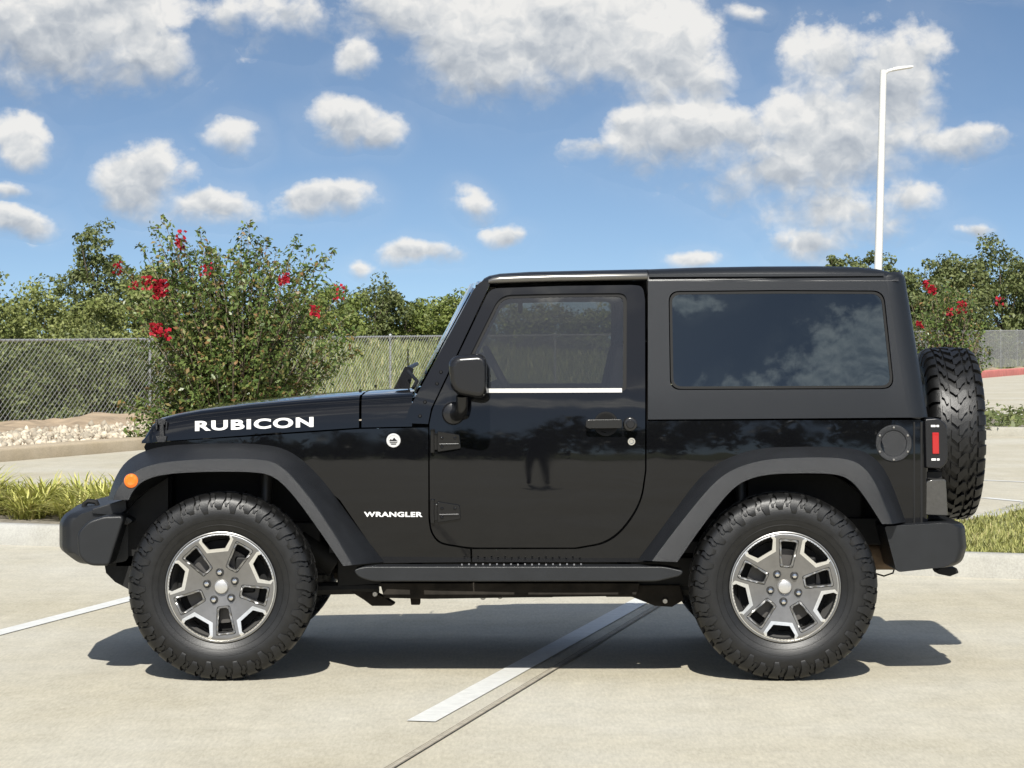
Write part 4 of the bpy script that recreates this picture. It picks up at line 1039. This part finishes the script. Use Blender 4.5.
GM = 'trees in the far row beyond the meadow'
far = [(300,150,296,46,'far tree hidden behind the right side of the flowering shrub'),(338,140,284,32,'yellowish far tree beside the right edge of the flowering shrub'),
 (372,150,281,30,'tallest rounded far tree between the flowering shrub and the windscreen'),(404,152,294,30,'small rounded far tree, middle one of those left of the windscreen'),
 (434,158,300,28,'low far tree with a flat top, second to the left from the windscreen'),(462,148,289,26,'pointed far tree touching the windscreen edge'),
 (505,150,303,36,'far tree seen dimly through the front part of the door window'),(552,150,305,36,'far tree seen dimly through the middle of the door window'),(600,150,306,36,'far tree seen dimly through the back part of the door window')]
for i, (px, d, tp, hw, lb) in enumerate(far):
    ptree('tree', lb, 'tree', GM, px, d, tp, hw*1.15, (L_YGRN, L_YGRN, L_GREEN, L_YGRN, L_OLIVE)[i % 5], cz=.47, seed=20+i, n_cl=90, per=60, leaf_px=3.6)
GR = 'big trees beyond the far end of the fence'
rt = [(832,150,254,17,'small tree top peeking over the hardtop, left of the light pole',L_GREEN),(873,152,247,30,'tree top behind the light pole just above the hardtop',L_GREEN),
 (918,152,272,34,'dark tree directly behind the rear corner of the hardtop',L_OAK),(952,158,255,44,'broad oak rising behind the right flowering shrub',L_OAK),
 (1002,190,246,44,'tallest broad oak at the right edge of the photo',L_OAK),(1052,225,244,46,'broad oak cut off by the right edge of the photo',L_OAK)]
for i, (px, d, tp, hw, lb, lm) in enumerate(rt):
    ptree('tree', lb, 'tree', GR, px, d, tp, hw, lm, cz=.49 if i > 1 else .6, seed=40+i, n_cl=150 if i > 1 else 70, per=75, leaf_px=3.8, clr=.22)
for i, px in enumerate((925, 975, 1020, 1065)):
    ptree('bush', ['grey green bush behind the spare wheel and flowering shrub', 'grey green bush behind the far fence, next to the spare wheel', 'grey green bush behind the far fence post at the right', 'grey green bush behind the far fence, cut off by the right edge'][i], 'bush', 'bushes under the big trees', px, (150, 160, 190, 225)[i], 322, 34, L_OAK, cz=.48, seed=60+i, n_cl=80, per=70, leaf_px=3.6, stems=3)

# flowering shrubs (multi-stemmed)
def myrtle(label, px, d, prof, n_br, tips, flowers, seed, leaf=.072, zb=0., per=120):
    x, y = at(px, d); r = np.random.default_rng(seed); k = d/FPX
    t = thing('flowering_shrub', label, 'shrub', (x, y, zb))
    stems = MB(); LP, LN = [], []
    hmax = prof[-1][0]
    def shoot(tip, base, dens, r0):
        base = np.array(base); tip = np.array(tip); mid = base+(tip-base)*.5+np.array((0, 0, .12))*np.linalg.norm(tip-base)*.6-np.r_[(tip-base)[:2]*.12, 0]
        s = np.linspace(0, 1, 7)[:, None]; path = (1-s)**2*base+2*s*(1-s)*mid+s*s*tip+np.r_[0, 0, 0]
        stems.tube(path, [r0*(1-.8*q) for q in np.linspace(0, 1, 7)], 6)
        u = r.uniform(.36, 1.02, dens)[:, None]; p = (1-u)**2*base+2*u*(1-u)*mid+u*u*tip
        spread = (.03+.15*np.sin(np.pi*np.clip((u-.3)/.75, 0, 1)))
        o = norm(r.normal(size=(dens, 3)))*r.uniform(.3, 1, (dens, 1))*spread*1.25
        LP.append(p+o); LN.append(norm(o*6+r.normal(0, .6, o.shape)+np.array((0, -.1, .5))))
    for i in range(n_br):
        z = hmax*(r.uniform(.10, 1)**1.15); hw = float(np.interp(z, [p[0] for p in prof], [p[1] for p in prof])); a = r.uniform(0, 2*math.pi); q = hw*math.sqrt(r.uniform(.04, 1))
        tip = (x+q*math.cos(a), y+q*.8*math.sin(a), zb+z)
        b0 = (x+.25*(tip[0]-x)+r.normal(0, .07), y+.25*(tip[1]-y)+r.normal(0, .07), zb+max(0, z*.35-.3)*(r.uniform() > .3)-.02)
        shoot(tip, b0, per, .010+.006*z/hmax)
    for (tx, ty) in tips:       # the shoots that stand out of the crown
        yy = y+r.normal(0, .35); kk = (D0+yy)/FPX; tip = ((tx-512)*kk, yy, CH-(ty-HOR)*kk)
        shoot(tip, (x+(tip[0]-x)*.5, y+(yy-y)*.5, zb+(tip[2]-zb)*.45), 130, .012)
    for j in range(5):
        a = j*1.3+r.uniform(0, .5); stems.tube([(x+.12*math.cos(a), y+.12*math.sin(a), zb-.05), (x+.3*math.cos(a), y+.3*math.sin(a), zb+hmax*.25), (x+.6*math.cos(a), y+.6*math.sin(a), zb+hmax*.55)], [.03, .024, .014], 8)
    stems.build('stem', M_BARKL, t); V, F = leaves(np.concatenate(LP), np.concatenate(LN), leaf, .48); fast_mesh('foliage', V, F, L_MYRT, t)
    for (fx_, fy_, n_, sp) in flowers:
        yy = y-float(np.interp(CH-(fy_-HOR)*k, [p[0] for p in prof], [p[1] for p in prof]))*.75; kk = (D0+yy)/FPX
        c = np.array(((fx_-512)*kk, yy, CH-(fy_-HOR)*kk)); P = c+np.clip(r.normal(size=(n_, 3)), -1.35, 1.35)*np.array((sp, sp, sp*1.25))*kk
        V, F = leaves(P, norm(r.normal(size=(n_, 3))+np.array((0, -.5, .3))), .052*(d/38), .8); fast_mesh('flower_cluster', V, F, L_FLOW, t)
    return t
myrtle('large crape myrtle with red flower clusters in front of the fence, behind the hood', 236, 38,
  [(.15,.9),(.6,1.25),(1.2,1.55),(1.7,1.60),(2.1,1.5),(2.5,1.25),(2.85,.8)], 300,
  [(152,226),(163,219),(171,238),(183,240),(194,252),(140,246),(205,262),(200,232),(214,248),(242,228),(250,221),(258,240),(230,252),(268,240),(277,250),(288,262),(297,238),(310,248),(322,258),(333,252),(128,268),(118,262),(345,290),(356,330),(360,352),(124,300),(352,312),(240,246),(160,250),(304,268),(325,285),(134,418),(127,432),(142,436),(118,404),(140,400),(150,425)],
  [(161,288,150,4.4),(158,293,60,3.2),(156,330,80,3.6),(166,334,30,3),(284,279,60,3.2),(180,246,40,3),(206,268,24,4),(118,268,26,3.5),(147,283,30,3.5),(315,311,34,3.0),(181,236,20,3),(133,287,14,3),(338,292,12,4)], 11)
x_, y_ = at(130, 37.0)
myrtle('smaller crape myrtle with a few red flowers standing behind the spare wheel', 946, 47,
  [(.1,.4),(.6,.55),(1.2,.68),(1.7,.7),(2.1,.6),(2.4,.35)], 85, [(918,300),(930,287),(946,284),(905,322),(975,300),(984,325),(960,292),(990,350),(968,395)],
  [(932,290,50,2.6),(925,284,18,2.0),(962,307,40,3.2),(920,324,22,2.0),(1000,303,16,3.0),(950,312,12,2)], 12, .062, .12, 100)

# ================================================================ fence
M_GALV = mat('galvanised_steel', (.40, .41, .40), .42, metal=.35, var=.12, vscale=3)
fence = thing('fence', 'galvanised chain link fence running along the back of the lot', 'fence', (fx(34), 34, .1))
def fh(y): return 1.50+.006*max(0, y-34)+(.0 if y < 34 else 0)
def fz(y): return .02+.001*max(0, y-34)
dirf = Vector((.345, 1, 0)).normalized(); nf = Vector((dirf.y, -dirf.x, 0))
def fp(s, z, o=0.): y = 12+s*dirf.y; p = Vector((fx(y), y, fz(y)+z))+nf*o; return p, fh(y)
LEN = 190.0
rail = MB(); rail.tube([(lambda p, h: p+Vector((0, 0, h)))(*fp(s, 0, -.02)) for s in np.arange(0, LEN+1, 3.1)], .021, 8); rail.build('top_rail', M_GALV, fence)
y_post = at(152, 51)[1]; s0 = (y_post-12)/dirf.y % 3.1
for s in np.arange(s0+(3.1 if int(((y_post-12)/dirf.y)//3.1) % 2 else 0), LEN, 6.2):
    p, h = fp(s, 0, -.06); big = abs((s-(y_post-12)/dirf.y) % 12.4) < .1
    pm = MB().cyl((p.x, p.y, p.z-.1), (p.x, p.y, p.z+h+.03), .034 if big else .026, n=10); pm.lathe([(h+.03, .036), (h+.06, .03), (h+.075, 0)], 'z', (p.x, p.y, p.z), 10); pm.build('post', M_GALV, fence)
# woven wire
V, F = [], []
step_ = .165
def wires():
    k = 0; r = .0042
    for sgn in (1, -1):
        for s in np.arange(-3.2, LEN, step_):
            p0_, h = fp(max(s, 0), 0); hh = h-.02; a0 = .06; run = hh*1.45
            s_lo, s_hi = (s, s+run) if sgn > 0 else (s+run, s)
            if min(s_lo, s_hi) < 0 or max(s_lo, s_hi) > LEN: continue
            pa, _ = fp(s_lo, a0, .012*sgn*.2); pb, hb = fp(s_hi, 0, .012*sgn*.2); pb = pb+Vector((0, 0, hb+.03))
            d = (pb-pa).normalized(); u = nf; v = d.cross(u)
            r2 = r*(1+max(0, (pa.y-30))*.003)
            i = len(V)
            for q in (pa, pb):
                for a in (0, 2.094, 4.189): V.append(q+(u*math.cos(a)+v*math.sin(a))*r2)
            for a in range(3): b = (a+1) % 3; F.append((i+a, i+b, i+3+b, i+3+a))
wires(); fast_mesh('chain_link', [tuple(p) for p in V], np.array(F), M_GALV, fence)

# ================================================================ light pole
M_PW = mat('white_pole_paint', (.58, .58, .57), .4)
x, y = at(880.5, 60); pole = thing('light_pole', 'tall white parking lot light pole with one flat lamp head, behind the hardtop', 'light pole', (x, y, 0))
zt = CH+(HOR-70)/FPX*60; xt_ = (883.5-512)/FPX*60; xb_ = x-.13
MB().tube([(xb_, y, .6), ((xb_+xt_)/2, y, zt/2), (xt_, y, zt)], [.095, .088, .075], 14).build('pole', M_PW, pole, angle=50)
MB().cyl((xb_, y, -.05), (xb_, y, .62), .28, .27, 20).build('base', M_KERB, pole, bevel=.02)
MB().tube([(xt_, y, zt-.10), (xt_+.10, y, zt-.02), (xt_+.28, y, zt+.02)], [.045, .04, .04], 10).build('arm', M_PW, pole)
ah = MB().loft([[(xt_+a, y-w, zt+b), (xt_+a, y+w, zt+b), (xt_+a, y+w, zt+c), (xt_+a, y-w, zt+c)] for a, w, b, c in ((.20, .06, -.02, .055), (.34, .15, .0, .07), (.62, .16, .045, .085), (.66, .14, .055, .08))], True, True)
ah.build('lamp_head', M_PW, pole, bevel=.01)

# ================================================================ plants, lawn, stones
L_LIR = leafmat('liriope_blades', (.26, .29, .05), (.60, .57, .19), (.55, .46, .22), rough=.45, trans=.2, p3=.9)
def blades(cx, cy, z0, n, h, rad, w, r):
    a = r.uniform(0, 2*math.pi, n); q = r.uniform(0, rad, n); lean = r.uniform(.35, 1.5, n)*h*1.05; hh = h*r.uniform(.55, 1.1, n)
    da = a+r.normal(0, .5, n); bx_ = cx+q*np.cos(a)*.45; by_ = cy+q*np.sin(a)*.45; S_ = 5; V = []
    for s in np.linspace(0, 1, S_):
        zz = z0+hh*(1.55*s-.75*s*s*(.6+lean/h*.55)); out = lean*s**1.5; ww = w*(1-s**2.2)+.0008
        X = bx_+np.cos(da)*out; Y = by_+np.sin(da)*out
        V += [np.c_[X-np.sin(da)*ww, Y+np.cos(da)*ww, zz], np.c_[X+np.sin(da)*ww, Y-np.cos(da)*ww, zz]]
    V = np.stack(V, 1).reshape(-1, 3); base = np.arange(n)[:, None]*(2*S_)
    F = np.concatenate([base+np.array([2*k, 2*k+1, 2*k+3, 2*k+2]) for k in range(S_-1)]); return V, F
rl = np.random.default_rng(3); clumps = []
for row in range(4):
    for i in range(13):
        x = -5.9+i*.44+.2*(row % 2)+rl.normal(0, .05); y = isl(x, 1)+1.0+row*.36+rl.normal(0, .06)
        if x < -.5: clumps.append((x, y))
protos = []
for k in range(5):
    V, F = blades(0, 0, .12, 230, (.25+.018*k), .30, .0075, rl); protos.append((V, F))
pm_ = []
vis = []
for i, (x, y) in enumerate(clumps):
    k = i % 5
    nm = 'arching yellow green grass plant in the bed ahead of the front bumper'
    if i < 5: o = fast_mesh('grass_plant', *protos[k], L_LIR); pm_.append(o)
    else: o = pm_[k].copy(); COL.objects.link(o)
    o.location = (x, y, 0); o.rotation_euler = (0, 0, rl.uniform(0, 6.28)); s = rl.uniform(.9, 1.2); o.scale = (s, s, s)
    tag(o, nm, 'grass plant', 'yellow green grass plants in the planting bed')
L_LAWN = leafmat('lawn_blades', (.19, .205, .055), (.37, .36, .13), (.40, .34, .16), trans=.2, p3=.85)
n = 52000; X = rl.uniform(.6, 9.5, n)**1.0; t_ = rl.uniform(0, 1, n)**1.3; Y = 6.35-.418*X+.2+t_*np.maximum(.5, np.interp(X, [-13, .8, 2.0, 3.4, 5.1, 13], [15.8, 10.0, 8.9, 8.7, 13.0, 9.9])-(6.35-.418*X)-.4)
hgt = rl.uniform(.015, .05, n); a = rl.uniform(0, 6.28, n); ln = rl.uniform(0, .06, n); w = .006
b0 = np.c_[X, Y, np.full(n, .125)]; sd = np.c_[-np.sin(a), np.cos(a), 0*a]*w; tp = b0+np.c_[np.cos(a)*ln, np.sin(a)*ln, hgt]
V = np.stack([b0-sd, b0+sd, tp+sd*.3, tp-sd*.3], 1).reshape(-1, 3)
lawn = fast_mesh('lawn', V, np.arange(4*n).reshape(n, 4), L_LAWN); tag(lawn, 'mown green lawn on the island behind the rear bumper', 'lawn', kind='stuff')
M_LAWNG = mat('lawn_ground', (.17, .175, .06), .95, var=.3, vscale=6)
lp = [(x, isl(x, 1)+.15) for x in np.linspace(.6, 11.4, 28)]+[(x, isl(x, 0)-.15) for x in np.linspace(11.4, .6, 28)]
struct(MB().add([(x, y, .131) for x, y in lp], [tuple(range(len(lp)))]).build('lawn_ground', M_LAWNG, smooth=False))
# ground cover on the small island
n = 9000; X = rl.uniform(7, 23.5, n); Y = rl.uniform(30.6, 38.6, n); P = np.c_[X, Y, .13+rl.uniform(0, .28, n)*(.5+.5*np.sin(X*3)*np.sin(Y*2))]
V, F = leaves(P, norm(rl.normal(0, .6, (n, 3))+np.array((0, -.3, 1))), .12, .4)
tag(fast_mesh('ground_cover', V, F, L_GREEN), 'low green ground cover on the small island beyond the lawn', 'ground cover', kind='stuff')
# tall grass beyond the fence
n = 42000; Yg = rl.uniform(46, 170, n); u = rl.uniform(0, 1, n)**1.4*46; Xg = fx(Yg)-1.0-u; Zg = np.array([gz(a_, b_) for a_, b_ in zip(Xg, Yg)])
hg_ = rl.uniform(.12, .34, n)*(1+Yg/250); a = rl.uniform(0, 6.28, n); w = .02+Yg*.00022
b0 = np.c_[Xg, Yg, Zg]; sd = np.c_[-np.sin(a), np.cos(a), 0*a]*w[:, None]; tp = b0+np.c_[np.cos(a)*hg_*.35, np.sin(a)*hg_*.35, hg_]
V = np.stack([b0-sd, b0+sd, tp+sd*.3, tp-sd*.3], 1).reshape(-1, 3)
L_TALL = leafmat('meadow_blades', (.12, .15, .04), (.25, .26, .09), (.34, .31, .15), trans=.2)
tag(fast_mesh('tall_grass', V, np.arange(4*n).reshape(n, 4), L_TALL), 'yellow green meadow grass beyond the fence', 'grass', kind='stuff')
# pale stones on the verge
M_STONE = mat('limestone', (.43, .375, .29), .9, island=.35, var=.2, vscale=9, bump=.6, bscale=14)
ico = bmesh.new(); bmesh.ops.create_icosphere(ico, subdivisions=1, radius=1); iv = np.array([v.co for v in ico.verts]); ifc = np.array([[v.index for v in f.verts] for f in ico.faces]); ico.free()
n = 13000; Yr = rl.uniform(8, 62, n); t_ = rl.uniform(.04, .66, n); keep = rl.uniform(0, 1, n) < np.where(t_ > .5, .5, 1); Yr, t_ = Yr[keep], t_[keep]; n = len(Yr)
Xr = np.array([kx(a_)-.5 for a_ in Yr]); Xf = np.array([fx(a_) for a_ in Yr]); X = Xr+(Xf-Xr)*t_; sc = rl.uniform(.016, .042, n)*rl.choice([1, 1, 1, 1.7], n)
defm = iv[None]*(1+rl.normal(0, .22, (n, len(iv), 1)))*rl.uniform(.6, 1.2, (n, 1, 3))*sc[:, None, None]
V = (defm+np.stack([X, Yr, .09+sc*.35], 1)[:, None]).reshape(-1, 3); F = (ifc[None]+(np.arange(n)*len(iv))[:, None, None]).reshape(-1, 3)
tag(fast_mesh('rubble', V, F, M_STONE), 'bed of pale limestone rubble between kerb and fence', 'rubble', kind='stuff')

# ================================================================ what the paintwork reflects
M_SKIN = mat('skin', (.45, .27, .19), .5); M_SHIRT = mat('dark_shirt', (.02, .022, .03), .9); M_JEAN = mat('jeans', (.03, .035, .05), .9); M_HAIR = mat('hair', (.02, .014, .01), .6)
per = thing('person', 'person in dark clothes standing with both arms raised to a phone, reflected in the door', 'person', (0, -12.02, 0))
def skin(name, pts, edges, m, parent):
    me = bpy.data.meshes.new(name); off = wloc(parent); me.from_pydata([tuple(Vector(p[:3])-off) for p in pts], edges, [])
    o = bpy.data.objects.new(name, me); COL.objects.link(o); o.parent = parent; me.materials.append(m)
    sm = o.modifiers.new('s', 'SKIN'); me.skin_vertices or None
    if not me.skin_vertices: me.attributes  # the layer is made with the modifier
    for i, p in enumerate(pts): sv = me.skin_vertices[0].data[i]; sv.radius = (p[3], p[4] if len(p) > 4 else p[3]); sv.use_root = i == 0
    sm.use_smooth_shade = True; sb_ = o.modifiers.new('u', 'SUBSURF'); sb_.levels = 1; sb_.render_levels = 2; return o
yb_ = -12.02
bod = [(0, yb_, .98, .15, .11), (0, yb_, 1.15, .145, .10), (0, yb_, 1.36, .17, .11), (0, yb_, 1.48, .09, .08), (0, yb_+.01, 1.54, .055, .055), (0, yb_+.03, 1.64, .075, .095), (0, yb_+.02, 1.74, .06, .07)]
ed = [(i, i+1) for i in range(6)]
for sx_ in (-1, 1):
    k = len(bod); bod += [(sx_*.19, yb_, 1.42, .06), (sx_*.30, yb_+.08, 1.20, .047), (sx_*.15, yb_+.34, 1.38, .034), (sx_*.085, yb_+.42, 1.43, .030)]
    ed += [(2, k), (k, k+1), (k+1, k+2), (k+2, k+3)]
    k = len(bod); bod += [(sx_*.10, yb_, .90, .095), (sx_*.13, yb_+.02, .50, .062), (sx_*.15, yb_-.02, .10, .042), (sx_*.165, yb_+.12, .045, .04)]
    ed += [(0, k), (k, k+1), (k+1, k+2), (k+2, k+3)]
skin('body', bod, ed, M_SHIRT, per)
tag(MB().box((0, yb_+.485, 1.44), (.15, .010, .075)).build('phone', mat('phone_case', (.02, .02, .02), .3), bevel=.003), 'black phone held up in both hands of the person reflected in the door', 'phone')
P, N, C = crown_points((0, -78, 3.6), (95, 7, 3.4), 420, 60, .035, seed=77)
Cx = rl.uniform(-95, 95, 520); P = []; N = []
for cx in Cx:
    hh = 3.2+1.6*math.sin(cx*.11)+rl.normal(0, .8); c = np.array((cx, -72+rl.normal(0, 4), max(1, hh*rl.uniform(.3, 1)*1.4))); D = norm(rl.normal(size=(46, 3)))
    P.append(c+D*rl.uniform(.3, 1, (46, 1))*1.7); N.append(D)
V, F = leaves(np.concatenate(P), np.concatenate(N), .8, .6)
tag(fast_mesh('woods', V, F, L_DARK), 'line of dark trees across the lot that shows only as a reflection in the paint', 'woods', kind='stuff')
